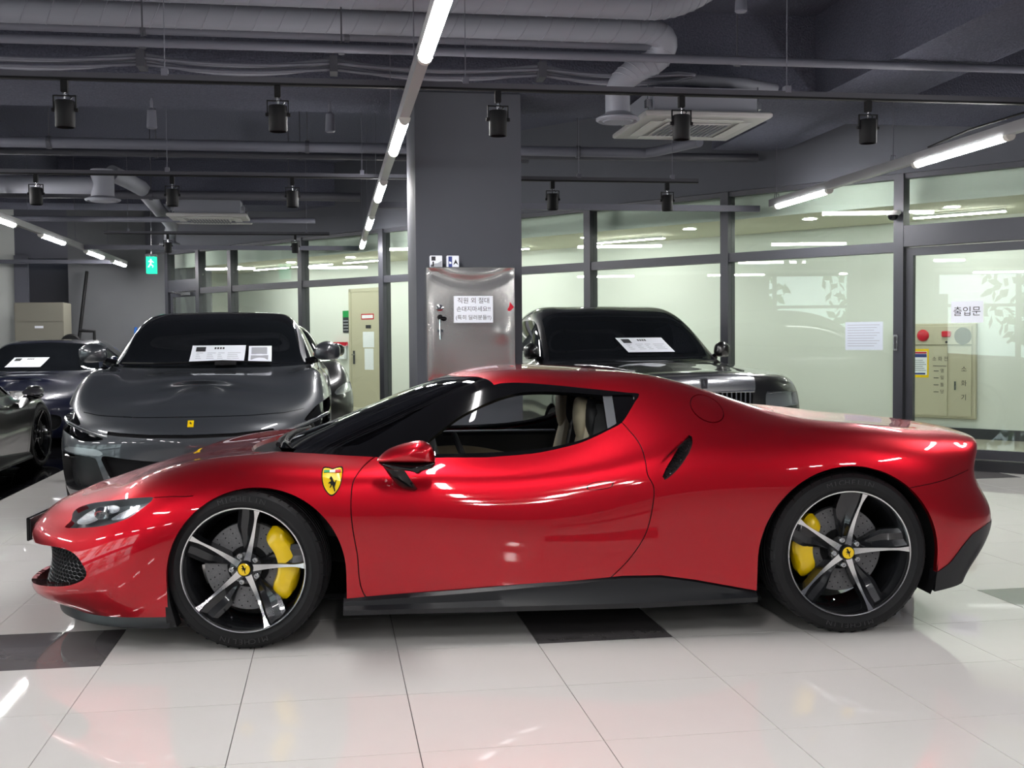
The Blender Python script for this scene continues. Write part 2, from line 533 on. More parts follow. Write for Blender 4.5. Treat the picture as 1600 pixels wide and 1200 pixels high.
# ------------------------------------------------------------------ structure: glass wall
wall_right = tag(MB().box((-4.6, -.09, 0), (12.2, .09, .1)).build('wall_right', 'threshold', xf=WM), kind='structure')
MB().box((-5.2, -.10, 2.93), (12.4, .16, 4.0)).build('bulkhead', 'wall_grey', wall_right, xf=WM)
MUL = [-4.56, -3.56, -2.59, -.66, 1.26, 3.18, 5.10, 7.06, 9.08, 10.62, 12.2]
for s_ in MUL:
    MB().box((s_-.05, -.075, .1), (s_+.05, .075, 2.93)).build('mullion', 'frame_dark', wall_right, xf=WM)
MB().box((-4.56, -.05, 2.88), (12.2, .05, 2.93)).build('head_rail', 'frame_dark', wall_right, xf=WM)
for a, b in zip(MUL[:-1], MUL[1:]):
    door = a in (-4.56, 9.08)
    x0, x1 = a+.05, b-.05
    if door:
        MB().box((x0, -.07, 2.20), (x1, .07, 2.41)).build('transom', 'frame_dark', wall_right, xf=WM)
    else:
        MB().box((x0, -.06, 2.15), (x1, .06, 2.25)).build('transom', 'frame_dark', wall_right, xf=WM)
        MB().box((x0, -.055, .1), (x1, .055, .17)).build('bottom_rail', 'frame_dark', wall_right, xf=WM)
        MB().box((x0, -.006, .17), (x1, .006, 2.15)).build('pane', 'pane_glass', wall_right, xf=WM)
    MB().box((x0, -.006, 2.41 if door else 2.25), (x1, .006, 2.88)).build('pane', 'pane_glass', wall_right, xf=WM)
for n_, (a, b) in enumerate(((-4.51, -3.61), (9.13, 10.57))):
    d = MB()
    d.box((a+.01, -.03, .11), (a+.085, .03, 2.19)).box((b-.085, -.03, .11), (b-.01, .03, 2.19))
    d.box((a+.085, -.03, 2.11), (b-.085, .03, 2.19)).box((a+.085, -.03, .11), (b-.085, .03, .20))
    d_ = tag(d.build('door_%d' % (n_+1), 'frame_dark', xf=WM), kind='structure')
    MB().box((a+.085, -.006, .20), (b-.085, .006, 2.11)).build('pane', 'pane_glass', d_, xf=WM)
    if n_ == 0:
        MB().box((a+.45, -.09, 2.13), (a+.75, -.03, 2.18)).tube([(a+.5, -.08, 2.16), (a+.3, -.16, 2.19), (a+.2, -.1, 2.2)], .012, 6).build('door_closer', 'silver', d_, xf=WM)
    else:
        MB().tube([(b-.13, -.03, .8), (b-.13, -.09, .8), (b-.13, -.09, 1.3), (b-.13, -.03, 1.3)], .014, 8).build('handle', 'silver', d_, smooth=True, xf=WM)

# lobby behind the glass wall
lobby_floor = tag(MB().box((-6, .09, -.01), (12.4, 2.25, .1)).build('floor_lobby', 'lobby_floor', xf=WM), kind='structure')
wall_lobby = tag(MB().box((-6, 2.25, .1), (12.4, 2.4, 3.1)).box((-6.1, .1, .1), (-6, 2.4, 3.1)).box((12.4, .1, .1), (12.5, 2.4, 3.1)).build('wall_lobby', 'lobby_wall', xf=WM), kind='structure')
tag(MB().box((-6, 2.225, .1), (12.4, 2.25, .22)).build('baseboard_lobby', 'frame_dark', xf=WM), kind='structure')
ceil_lobby = tag(MB().box((-6, .32, 2.68), (12.4, 2.3, 2.75)).build('ceiling_lobby', 'lobby_ceiling', xf=WM), kind='structure')
MB().box((-6, .30, 2.66), (12.4, .32, 3.1)).build('fascia', 'lobby_wall', ceil_lobby, xf=WM)
MB().box((-6, .1, 3.0), (12.4, .32, 3.1)).build('blind_pocket', 'lobby_wall', ceil_lobby, xf=WM)

# ------------------------------------------------------------------ structure: column and other walls
column = tag(MB().box((.685, 9.2, 0), (1.545, 10.17, 3.3), bev=.012).build('wall_column', 'wall_grey'), kind='structure')
wall_back = tag(MB().box((-4.74, 22.0, 0), (-2.2, 22.2, 4.0)).build('wall_back', 'back_wall_grey'), kind='structure')
MB().box((-5.66, 22.0, 2.85), (-4.74, 22.2, 4.0)).build('lintel', 'pipe_grey', wall_back)
MB().box((-13, 22.0, 0), (-5.66, 22.2, 4.0)).build('white_panel', 'wall_white', wall_back)
MB().box((-5.8, 22.55, 0), (-4.6, 22.6, 3)).box((-5.72, 22.2, 0), (-5.66, 22.6, 3)).box((-4.74, 22.2, 0), (-4.68, 22.6, 3)).build('recess', 'pipe_dark', wall_back)
MB().box((-5.66, 21.92, 0), (-5.42, 22.0, 2.9)).build('pilaster', 'pipe_grey', wall_back)
tag(MB().box((-13, -8.2, 0), (14, -8, 4.0)).build('wall_front', 'wall_grey'), kind='structure')
e_ = WM @ Vector((12.4, 0, 0))
tag(MB().box((e_.x, -8, 0), (e_.x+.2, e_.y+.3, 4.0)).build('wall_side', 'wall_grey'), kind='structure')
# left side of the hall: a glazed street front
wl = MB().box((-13.2, -8, 0), (-13, 22.2, .35)).box((-13.2, -8, 2.9), (-13, 22.2, 4.0)).box((-13.2, 9, .35), (-13, 22.2, 2.9))
wall_left = tag(wl.build('wall_left', 'wall_grey'), kind='structure')
for k in range(9):
    y = -8+k*2.1
    MB().box((-13.15, y, .35), (-13.02, y+.1, 2.9)).build('mullion', 'frame_dark', wall_left)
MB().box((-13.13, -8, 2.05), (-13.04, 9, 2.13)).build('transom', 'frame_dark', wall_left)
for k in range(8):
    y = -8+k*2.1
    MB().box((-13.09, y+.1, .35), (-13.08, y+2.1, 2.05)).build('pane', 'pane_glass', wall_left)
    MB().box((-13.09, y+.1, 2.13), (-13.08, y+2.1, 2.9)).build('pane', 'pane_glass', wall_left)

# ------------------------------------------------------------------ the red sports car
def build_wheel(root, name, loc, R, W, rr, spin, caliper, steer=0., side=-1):
    """axis along local y; side -1 faces the camera.  tyre = part, everything on it = sub-part"""
    h = W/2
    xf = Matrix.Translation(loc) @ Matrix.Rotation(steer, 4, 'Z')
    if side > 0: xf = xf @ Matrix.Rotation(math.pi, 4, 'Z')
    prof = [(rr-.012, -h+.02), (rr+.002, -h+.004), (rr+.02, -h-.003), (R-.05, -h-.006), (R-.022, -h+.002), (R-.006, -h+.018), (R, -h+.04)]
    for g in (-.42, -.14, .14, .42):
        c = g*h
        prof += [(R, c-.006), (R-.008, c-.004), (R-.008, c+.004), (R, c+.006)]
    prof += [(R, h-.04), (R-.006, h-.018), (R-.022, h-.002), (R-.05, h+.006), (rr+.02, h+.003), (rr+.002, h-.004), (rr-.012, h-.02)]
    # lateral grooves: thin dark slots modelled as sunken bars
    t = MB().lathe(prof, 96)
    tyre = t.build(name, 'rubber', root, smooth=True, angle=28)
    tyre.matrix_local = xf
    tr = MB()
    for k in range(44):
        a = 2*math.pi*k/44
        for s, sk in ((1, .03), (-1, -.03)):
            pts = []
            for q in range(4):
                o = s*h*(.48+.16*q); rad = R-.0008-(.0 if q < 3 else .010)
                aa = a+sk*q
                pts.append((rad*math.cos(aa), -o, rad*math.sin(aa)))
            tr.tube(pts, .0020, 4, cap=False)
    tag(tr.build('tread_groove', 'matt_black', tyre), kind='stuff')
    MB().lathe([(rr-.013, h-.022), (rr-.022, h-.05), (rr-.030, h-.10), (rr-.034, 0), (rr-.036, -h+.03)], 72).build('rim_barrel', 'rim_dark', tyre, smooth=True)
    MB().lathe([(rr-.010, h-.022), (rr-.001, h-.004), (rr-.005, h+.002), (rr-.010, h+.001), (rr-.013, h-.008)], 96).build('rim_edge', 'machined', tyre, smooth=True)
    # spokes: one bright ridge and one dark blade each
    for k in range(5):
        a = spin+2*math.pi*k/5
        rows = []
        for q in range(13):
            f = q/12; r = .026+(rr-.012-.026)*f
            wd = .011*(1-f)**1.8+.0040+.010*max(0, f-.78)**1.5*8
            top = h-.040+.040*f**1.3-.018*math.sin(f*math.pi)
            bl = .014+.062*math.sin(min(1, f*1.02)*math.pi*.62)*min(1, f*1.8)  # dark blade width, counter-clockwise side
            rows.append([(r, -wd-.006, top-.055), (r, -wd-.002, top-.012), (r, -wd, top), (r, wd, top), (r, wd+.003, top-.018), (r, wd+.004+bl*.35, top-.034), (r, wd+.004+bl*.75, top-.030), (r, wd+.004+bl, top-.040), (r, wd+.006+bl, top-.075)])
        vs = []
        for row in rows:
            for r, tt, o in row:
                vs.append((r*math.cos(a)-tt*math.sin(a), -o, r*math.sin(a)+tt*math.cos(a)))
        b = MB(); P = 9
        for j in range(P-1):
            b.m(0 if j == 2 else 1)
            if j == 0: b.add(vs, [])
            for q in range(12):
                b.f.append((q*P+j, q*P+j+1, (q+1)*P+j+1, (q+1)*P+j)); b.mi.append(b.cur)
        b.build('spoke', ['machined', 'rim_dark'], tyre, smooth=True, angle=30)
    MB().lathe([(0, h-.075), (.070, h-.075), (.068, h-.052), (.036, h-.044), (.034, h-.036), (.0, h-.036)], 40).build('hub', 'rim_dark', tyre, smooth=True)
    c = MB(); c.m(0).lathe([(.0265, h-.030), (.0265, h-.018), (.024, h-.015), (0, h-.015)], 32)
    c.m(1).lathe([(.0295, h-.030), (.0295, h-.019), (.0265, h-.017), (.0265, h-.030)], 32)
    c.m(1).prism([(x*.022, z*.022) for x, z in HORSE], -(h-.015)-.0008, -(h-.015)+.002)
    c.build('centre_cap', ['yellow', 'matt_black'], tyre)
    for k in range(5):
        a = spin+2*math.pi*(k+.5)/5
        b = MB().lathe([(.0125, h-.055), (.0125, h-.034), (.010, h-.031), (.0065, h-.031), (.0065, h-.038), (0, h-.038)], 14)
        b.build('wheel_bolt', 'silver', tyre, smooth=True, xf=Matrix.Translation((.058*math.cos(a), 0, .058*math.sin(a))))
    # brake
    d = MB().lathe([(.07, .022), (.188, .022), (.190, .018), (.190, -.012), (.07, -.012)], 64)
    for ring, n in ((.105, 18), (.13, 22), (.155, 26), (.175, 30)):
        for k in range(n):
            a = 2*math.pi*(k+.3*ring*50)/n
            d.m(1).lathe([(.0032, .0228), (0, .0228)], 6); m0 = len(d.v)-12
            for i in range(m0, len(d.v)):
                v = d.v[i]; d.v[i] = (v[0]+ring*math.cos(a), v[1], v[2]+ring*math.sin(a))
    d.m(1).lathe([(.09, .03), (.09, -.02)], 32).lathe([(.09, .03), (0, .03)], 32)
    d.build('brake_disc', ['brake_ceramic', 'matt_black'], tyre)
    a0, a1 = caliper
    cb = MB(); rows = 25
    prof = lambda f: [(.134+.014*math.sin(f*math.pi*3)**2, .018), (.128, .040), (.136, .062), (.165, .070), (.200, .068), (.222+.006*math.cos(f*math.pi*4), .052), (.224, .015)]
    vs = []
    for k in range(rows):
        f = k/(rows-1); a = a0+(a1-a0)*f; e = min(1, f*7, (1-f)*7)**.5
        for r, o in prof(f):
            rr_ = .176+(r-.176)*(.55+.45*e); vs.append((rr_*math.cos(a), -(o*(.6+.4*e)), rr_*math.sin(a)))
    fs = []
    for k in range(rows-1):
        for j in range(6): fs.append((k*7+j, k*7+j+1, (k+1)*7+j+1, (k+1)*7+j))
    fs += [tuple(range(7)), tuple(range((rows-1)*7, rows*7))]
    cb.add(vs, fs)
    am = (a0+a1)/2
    cal = cb
    for f in (.25, .75):
        a = a0+(a1-a0)*f; k0 = len(cal.v)
        cal.m(1).lathe([(.009, .060), (.009, .068), (0, .068)], 12)
        for i in range(k0, len(cal.v)):
            v = cal.v[i]; cal.v[i] = (v[0]+.172*math.cos(a), v[1], v[2]+.172*math.sin(a))
    # script on the calliper, reading along the arc
    fl = -1 if math.cos(am) > 0 else 1
    X = Matrix.Translation((.178*math.cos(am), -.0655, .178*math.sin(am))) @ Matrix.Rotation(math.pi/2, 4, 'X') @ Matrix.Rotation(am+fl*math.pi/2, 4, 'Z')
    cal.m(2); add_text(cal, 'Ferrari', .026, X)
    cal.build('brake_caliper', ['yellow', 'matt_black', 'ink'], tyre, smooth=True, angle=40)
    # raised lettering on the sidewall
    le = MB(); rad = (R+rr)/2-.004
    for base in (math.pi/2, -math.pi/2):
        txt = 'MICHELIN'
        for i, ch in enumerate(txt):
            a = base-(i-3.5)*.085
            le_x = Matrix.Translation((rad*math.cos(a), -h-.0055, rad*math.sin(a))) @ Matrix.Rotation(math.pi/2, 4, 'X') @ Matrix.Rotation(a-math.pi/2, 4, 'Z') @ Matrix.Scale(1.25, 4, (1, 0, 0))
            add_text(le, ch, .030, le_x)
    tag(le.build('tyre_lettering', 'rubber_letter', tyre), kind='stuff')
    MB().tube([(.232*math.cos(-1.85), -h+.055, .232*math.sin(-1.85)), (.215*math.cos(-1.85), -h+.03, .215*math.sin(-1.85))], .004, 6).build('valve', 'silver', tyre)
    return tyre

def join(*parts):
    parts = [p for p in parts if len(p.F)]
    V, N, F = [], [], []; k = 0
    for p in parts:
        V.append(p.V); N.append(p.N); F += [tuple(int(i)+k for i in f) for f in p.F]; k += len(p.V)
    return Surf(np.concatenate(V), np.concatenate(N), F) if V else Surf(np.zeros((0, 3)), np.zeros((0, 3)), [])

def ring_cut(S, func, g):
    """-> (panel inside, gap strip, skin outside) of the closed line func = 0"""
    a, b = split(S, func(S)-g)
    c, d = split(b, func(b)+g)
    return a, c, d

def curve_cut(S, func, lo, hi, g, near=-.4, axis=0):
    """gap strip along func = 0 between lo and hi of an axis, near side only -> (strip, skin)"""
    q, o1 = split(S, near-S.V[:, 1])
    q, o2 = split(q, (q.V[:, 0] if axis == 0 else -q.V[:, 1])-lo)
    q, o3 = split(q, hi-(q.V[:, 0] if axis == 0 else -q.V[:, 1]))
    up, r = split(q, func(q)-g)
    st, dn = split(r, func(r)+g)
    return st, join(o1, o2, o3, up, dn)

def rail_net(nose, mids, tail):
    net = [n for n in nose]
    for x, pts, zc in mids:
        net.append([(x, y, z) for y, z in pts]+[(x, 0, zc)])
    return net+[t for t in tail]

RED_NOSE = [
 [(-.98, 0, .14), (-1.08, 0, .165), (-1.115, 0, .21), (-1.09, 0, .32), (-1.125, 0, .415), (-1.105, 0, .475), (-1.045, 0, .535), (-.97, 0, .573), (-.9, 0, .60)],
 [(-.95, .34, .14), (-1.055, .35, .165), (-1.09, .36, .215), (-1.06, .36, .325), (-1.087, .36, .415), (-1.065, .34, .475), (-1.005, .28, .54), (-.94, .17, .58), (-.87, 0, .615)],
 [(-.85, .62, .14), (-.93, .64, .17), (-.955, .66, .23), (-.932, .66, .34), (-.93, .64, .43), (-.91, .58, .495), (-.89, .46, .557), (-.86, .26, .598), (-.82, 0, .632)],
 [(-.68, .81, .13), (-.72, .83, .19), (-.735, .845, .29), (-.72, .84, .41), (-.70, .79, .51), (-.70, .69, .590), (-.70, .50, .637), (-.70, .27, .660), (-.69, 0, .672)],
]
RED_MIDS = [
 (-.5,  [(.905, .13), (.93, .21), (.94, .38), (.925, .53), (.835, .655), (.69, .712), (.47, .718), (.23, .722)], .725),
 (-.25, [(.935, .13), (.955, .24), (.967, .43), (.955, .60), (.875, .735), (.72, .785), (.49, .772), (.24, .768)], .77),
 (0,    [(.935, .13), (.955, .26), (.972, .48), (.962, .645), (.89, .765), (.735, .81), (.51, .80), (.25, .805)], .812),
 (.25,  [(.93, .13), (.945, .26), (.962, .48), (.95, .645), (.89, .75), (.75, .803), (.56, .846), (.28, .883)], .893),
 (.5,   [(.915, .13), (.93, .26), (.948, .47), (.938, .63), (.893, .735), (.785, .793), (.615, .90), (.31, .978)], .995),
 (.75,  [(.91, .13), (.925, .26), (.943, .46), (.935, .62), (.895, .725), (.822, .80), (.655, .985), (.34, 1.071)], 1.09),
 (1.0,  [(.91, .13), (.925, .26), (.943, .46), (.93, .62), (.893, .715), (.828, .795), (.64, 1.075), (.36, 1.146)], 1.166),
 (1.25, [(.915, .13), (.93, .26), (.945, .46), (.93, .63), (.893, .725), (.825, .812), (.615, 1.10), (.36, 1.163)], 1.181),
 (1.5,  [(.925, .13), (.94, .26), (.952, .47), (.94, .65), (.90, .76), (.80, .87), (.605, 1.085), (.37, 1.15)], 1.168),
 (1.75, [(.935, .13), (.95, .26), (.962, .48), (.957, .675), (.915, .81), (.785, .95), (.615, 1.092), (.42, 1.147)], 1.135),
 (2.0,  [(.94, .13), (.957, .27), (.972, .49), (.97, .69), (.93, .84), (.81, .965), (.645, 1.062), (.45, 1.082)], 1.045),
 (2.25, [(.94, .13), (.96, .27), (.979, .50), (.978, .70), (.937, .85), (.83, .935), (.665, .995), (.43, .985)], .950),
 (2.5,  [(.94, .13), (.96, .27), (.98, .50), (.977, .70), (.935, .845), (.825, .92), (.65, .932), (.41, .908)], .887),
 (2.75, [(.935, .13), (.955, .28), (.972, .50), (.965, .695), (.91, .83), (.795, .905), (.62, .905), (.39, .892)], .880),
 (3.0, [(.90, .165), (.925, .28), (.945, .49), (.925, .675), (.87, .80), (.755, .868), (.58, .878), (.36, .880)], .880),
 (3.17, [(.84, .19), (.865, .29), (.89, .49), (.85, .66), (.815, .775), (.715, .848), (.55, .868), (.34, .876)], .877),
]
RED_TAIL = [
 [(3.20, .72, .225), (3.29, .75, .31), (3.345, .77, .49), (3.262, .755, .655), (3.285, .748, .785), (3.292, .66, .832), (3.295, .50, .850), (3.30, .31, .858), (3.31, 0, .861)],
 [(3.28, .46, .235), (3.365, .48, .32), (3.425, .48, .51), (3.325, .48, .655), (3.36, .475, .785), (3.368, .43, .826), (3.37, .34, .837), (3.38, .21, .845), (3.385, 0, .848)],
 [(3.31, 0, .24), (3.40, 0, .32), (3.465, 0, .51), (3.36, 0, .655), (3.38, 0, .765), (3.395, 0, .806), (3.40, 0, .822), (3.405, 0, .83), (3.405, 0, .835)],
]
DLO = smooth_poly([(.60, .800), (.68, .797), (.765, .794), (.849, .794), (1.0, .792), (1.072, .795), (1.17, .801), (1.27, .812), (1.414, .842), (1.50, .872), (1.561, .899), (1.612, .922), (1.640, .945), (1.673, .986), (1.70, 1.020), (1.726, 1.053), (1.67, 1.060), (1.617, 1.066), (1.502, 1.078), (1.355, 1.094), (1.208, 1.107), (1.12, 1.108), (1.06, 1.098), (.971, 1.057), (.824, .972), (.724, .905), (.66, .850)], 5)
DLO_IN = smooth_poly([(.70, .812), (.849, .809), (1.101, .814), (1.272, .827), (1.415, .853), (1.50, .882), (1.562, .907), (1.605, .930), (1.63, .955), (1.66, .995), (1.705, 1.045), (1.62, 1.050), (1.568, 1.048), (1.439, 1.060), (1.262, 1.068), (1.144, 1.058), (1.026, 1.021), (.909, .967), (.823, .908), (.74, .845)], 5)
WSCREEN = smooth_poly([(-.10, -.15), (-.10, 0), (-.085, .25), (-.03, .48), (.06, .62), (.16, .695), (.30, .735), (.45, .772), (.56, .80), (.70, .845), (.9, .87), (1.05, .80), (1.075, .64), (1.02, .52), (.95, .40), (.89, .22), (.865, 0), (.865, -.15)], 6)
DOOR = smooth_poly([(.60, .835), (.555, .812), (.492, .771), (.446, .714), (.434, .646), (.435, .55), (.455, .412), (.504, .195), (.8, .16), (1.2, .17), (1.48, .20), (1.535, .262), (1.625, .352), (1.697, .464), (1.728, .59), (1.732, .665), (1.708, .716), (1.702, .773), (1.69, .837), (1.656, .894), (1.60, .950), (1.45, 1.0), (1.1, 1.0), (.8, .93)], 6)
HEADL = smooth_poly([(-.838, .497), (-.812, .525), (-.826, .553), (-.775, .580), (-.672, .608), (-.521, .639), (-.40, .651), (-.419, .626), (-.464, .592), (-.505, .565), (-.564, .544), (-.627, .526), (-.695, .513), (-.77, .502)], 6)
GRILLE = smooth_poly([(-.1, .385), (.15, .387), (.36, .395), (.58, .408), (.74, .417), (.822, .400), (.862, .358), (.870, .318), (.845, .284), (.78, .256), (.6, .232), (.36, .215), (.1, .21), (-.1, .21)], 6)
INTAKE = smooth_poly([(1.765, .690), (1.80, .742), (1.85, .812), (1.905, .880), (1.919, .882), (1.912, .845), (1.883, .792), (1.835, .735), (1.79, .698)], 6)
FUEL = np.array([(2.012+.072*math.cos(a)*math.cos(-.35)-.056*math.sin(a)*math.sin(-.35), .990+.072*math.cos(a)*math.sin(-.35)+.056*math.sin(a)*math.cos(-.35)) for a in np.linspace(0, 2*math.pi, 48, endpoint=False)])
SILLTOP = np.array([(.40, .205), (.429, .207), (.835, .226), (1.409, .262), (1.599, .279), (1.763, .279), (1.916, .256), (2.19, .200)])

def build_sports_car(root, full=True):
    S, G, GN = bspline_surface(rail_net(RED_NOSE, RED_MIDS, RED_TAIL), 16, 10, 2)
    # scoop in front of the side intake: the skin dips towards the intake's rear edge
    x, z = S.V[:, 0], S.V[:, 2]
    dip = sdist(np.stack([x, z], 1), [(1.705, .735), (1.905, .888), (1.925, .888), (1.88, .78), (1.76, .680), (1.735, .69)])
    edge = sdist(np.stack([x, z], 1), INTAKE)
    k = np.clip(dip/.022, 0, 1); k = k*k*(3-2*k)
    S.V[:, 1] += k*.048*np.clip((x-1.70)/.10, 0, 1)*(S.V[:, 1] < -.5)
    full_skin = S.copy()
    gap = .0022
    strips = []
    # wheel arches
    A1 = lambda S: np.hypot(S.V[:, 0]-.035, np.maximum(S.V[:, 2]-.318, 0))-.374
    A2 = lambda S: np.hypot(S.V[:, 0]-2.60, np.maximum(S.V[:, 2]-.330, 0))-.412
    S, _ = split(S, np.maximum(A1(S), (S.V[:, 1] > -.55)*1.0-.5))
    S, _ = split(S, np.maximum(A2(S), (S.V[:, 1] > -.55)*1.0-.5))
    # glasshouse
    d = np.minimum(sdist(XZ(S), DLO), -.42-S.V[:, 1])
    dlo, S = split(S, d)
    d = np.minimum(sdist(XY(S), WSCREEN), S.V[:, 2]-np.interp(S.V[:, 0], [.40, .56, .6], [.60, .788, .797]))
    wind, S = split(S, d)
    # sill and rear apron stay dark
    sill = np.interp(S.V[:, 0], SILLTOP[:, 0], SILLTOP[:, 1])-S.V[:, 2]
    sill = np.where((S.V[:, 0] > .36) & (S.V[:, 0] < 2.25), sill, -.05)
    low, S = split(S, sill)
    apron = np.interp(S.V[:, 0], [2.95, 3.017, 3.079, 3.142, 3.20, 3.30, 3.5], [.25, .256, .293, .365, .418, .452, .462])-S.V[:, 2]
    apron = np.where(S.V[:, 0] > 2.9, apron, -.05)
    apr, S = split(S, apron)
    # front mouth, headlamp, intake, fuel flap, door
    d = np.minimum(sdist(YZ(S), GRILLE), -.62-S.V[:, 0])
    mouth, S = split(S, d)
    d = np.minimum(sdist(XZ(S), HEADL), -.40-S.V[:, 1])
    lampS, S = split(S, d)
    d = np.minimum(sdist(XZ(S), INTAKE), -.5-S.V[:, 1])
    intake, S = split(S, d)
    f = np.minimum(sdist(XZ(S), DOOR), -.5-S.V[:, 1])
    door, S = split(S, f-gap)
    f = np.minimum(sdist(XZ(S), DOOR), -.5-S.V[:, 1])
    strip, S = split(S, f+gap)
    strips.append(strip)
    hp = smooth_poly([(1.440, .660), (1.47, .684), (1.54, .690), (1.560, .682), (1.545, .664), (1.49, .655)], 6)
    handle, st, door = ring_cut(door, lambda q: sdist(XZ(q), hp), .0014); strips.append(st)
    def seam(S, pts, w=.0016):
        pts = smooth_poly(pts, 6, False)
        st, S = curve_cut(S, lambda q: q.V[:, 2]-np.interp(q.V[:, 0], pts[:, 0], pts[:, 1]), pts[0, 0], pts[-1, 0], w)
        strips.append(st); return S
    S = seam(S, [(-.399, .650), (-.32, .656), (-.258, .657), (-.226, .660)])
    S = seam(S, [(2.80, .622), (2.866, .639), (2.993, .656), (3.10, .676), (3.20, .700)])
    flap, st, S = ring_cut(S, lambda q: np.minimum(sdist(XZ(q), FUEL), -.4-q.V[:, 1]), .0016)
    strips.append(st)
    # panels
    fl = [flange(S, .022), flange(door, .022)]
    body = surf_obj('body_shell', both(S), 'red_paint', root, [(fl[0], 0), (fl[0].mirrored(), 0)])
    st_in = [(s.offset(-.007), 0) for s in strips]+[(s.offset(-.007).mirrored(), 0) for s in strips]
    tag(surf_obj('panel_gap', st_in, 'matt_black', root), kind='stuff')
    for nm, mir in (('door', False), ('door', True)):
        D, Fg = (door.mirrored(), fl[1].mirrored()) if mir else (door, fl[1])
        dob = surf_obj(nm, [(D, 0)], 'red_paint', root, [(Fg, 0)])
        surf_obj('door_handle', [(handle.mirrored() if mir else handle, 0)], 'red_paint', dob)
    surf_obj('fuel_flap', [(flap, 0)], 'red_paint', root)
    surf_obj('rear_wing_panel', [(flap.mirrored(), 0)], 'red_paint', root)
    # glasshouse parts
    pill = XY(wind)
    seamf = pill[:, 1]-np.interp(pill[:, 0], [-.2, .0, .2, .45, 1.03, 1.1], [.60, .60, .64, .70, .535, .50])
    seamf = np.where(pill[:, 0] > .16, seamf, -.05)
    pil, screen = split(wind, seamf)
    cw = XY(screen)
    cowlf = np.interp(np.abs(cw[:, 1]), [0, .25, .48, .62, .75], [.03, .04, .085, .17, .30])-cw[:, 0]
    cowl, screen = split(screen, cowlf)
    surf_obj('windscreen', both(screen.offset(-.002)), 'dark_glass', root)
    surf_obj('pillar_trim', [(pil, 0)], 'gloss_black', root); surf_obj('pillar_trim', [(pil.mirrored(), 0)], 'gloss_black', root)
    cwl = surf_obj('cowl_panel', both(cowl.offset(-.02)), 'satin_black', root)
    glassI, trim = split(dlo, sdist(XZ(dlo), DLO_IN))
    quarter, glassI = split(glassI, XZ(glassI)[:, 0]-1.602)
    post, glassI = split(glassI, XZ(glassI)[:, 0]-1.560)
    for mir in (False, True):
        g = (lambda s: s.mirrored()) if mir else (lambda s: s)
        t_ = surf_obj('window_frame', [(g(trim), 0)], 'gloss_black', root, [(g(flange(trim, .02)), 0)])
        surf_obj('window_post', [(g(post).offset(-.006), 0)], 'window_post', t_)
        surf_obj('side_window', [(g(glassI).offset(-.012), 0)], 'clear_glass', root)
        surf_obj('quarter_panel_glass', [(g(quarter).offset(-.008), 0)], 'gloss_black', root)
    # inner lining so the cabin is dark from inside
    lin, _ = split(full_skin, np.where((full_skin.V[:, 0] > .46) & (full_skin.V[:, 0] < 1.95), 1., -1.))
    lin, _ = split(lin, -np.minimum(sdist(XZ(lin), DLO), -.42-lin.V[:, 1]))
    lin, _ = split(lin, -np.minimum(sdist(XY(lin), WSCREEN), lin.V[:, 2]-.78))
    lin = lin.offset(-.030)
    surf_obj('cabin_lining', both(lin), 'dark_leather', root)
    # front mouth: lip and mesh
    lip = flange(mouth, .075)
    surf_obj('mouth_lip', [(lip, 0), (lip.mirrored(), 0)], 'red_paint', root)
    ml = mouth.offset(-.070)
    gr = surf_obj('grille_backing', both(ml.offset(-.012)), 'matt_black', root)
    # honeycomb on the backing
    us = []
    hexm = MB(); s = .013
    tri = ml
    from mathutils.bvhtree import BVHTree
    bv = BVHTree.FromPolygons(ml.V.tolist(), [list(map(int, f)) for f in ml.F])
    def drop(y, z):
        h = bv.ray_cast(Vector((-1.6, -y, z)), Vector((1, 0, 0)))
        return h[0]
    seen = set()
    for r in range(0, 14):
        for c in range(0, 42):
            cy = c*s*math.sqrt(3)*.98+(r % 2)*s*.85; cz = .17+r*s*1.25
            ring = [(cy+s*.95*math.cos(math.radians(90+60*q)), cz+s*.8*math.sin(math.radians(90+60*q))) for q in range(6)]
            pts = [drop(*p) for p in ring]
            for q in range(3):
                a, b = pts[q], pts[q+1]
                if a is None or b is None: continue
                for sg in (1, -1):
                    hexm.tube([(a.x, a.y*sg, a.z), (b.x, b.y*sg, b.z)], .0022, 4, cap=False)
    tag(hexm.build('grille_mesh', 'lamp_dark', root), kind='stuff')
    # side intake mesh
    gi = intake.copy(); gi.V[:, 1] += .030
    for mir in (False, True):
        q = gi.mirrored() if mir else gi
        ii = surf_obj('side_intake', [(q, 0)], 'matt_black', root, [(flange(intake.mirrored() if mir else intake, .05), 0)])
        if not mir:
            hm = MB(); s = .0085
            bv2 = BVHTree.FromPolygons(gi.V.tolist(), [list(map(int, f)) for f in gi.F])
            for r in range(26):
                for c in range(16):
                    cx = 1.75+c*s*1.7+(r % 2)*s*.85; cz = .68+r*s*1.3
                    pp = []
                    for q2 in range(4):
                        h = bv2.ray_cast(Vector((cx+s*.95*math.cos(math.radians(90+60*q2)), -2, cz+s*.8*math.sin(math.radians(90+60*q2)))), Vector((0, 1, 0)))
                        pp.append(h[0])
                    for q2 in range(3):
                        if pp[q2] is not None and pp[q2+1] is not None:
                            hm.tube([pp[q2]+Vector((0, -.004, 0)), pp[q2+1]+Vector((0, -.004, 0))], .0014, 4, cap=False)
            tag(hm.build('intake_mesh', 'lamp_dark', ii), kind='stuff')
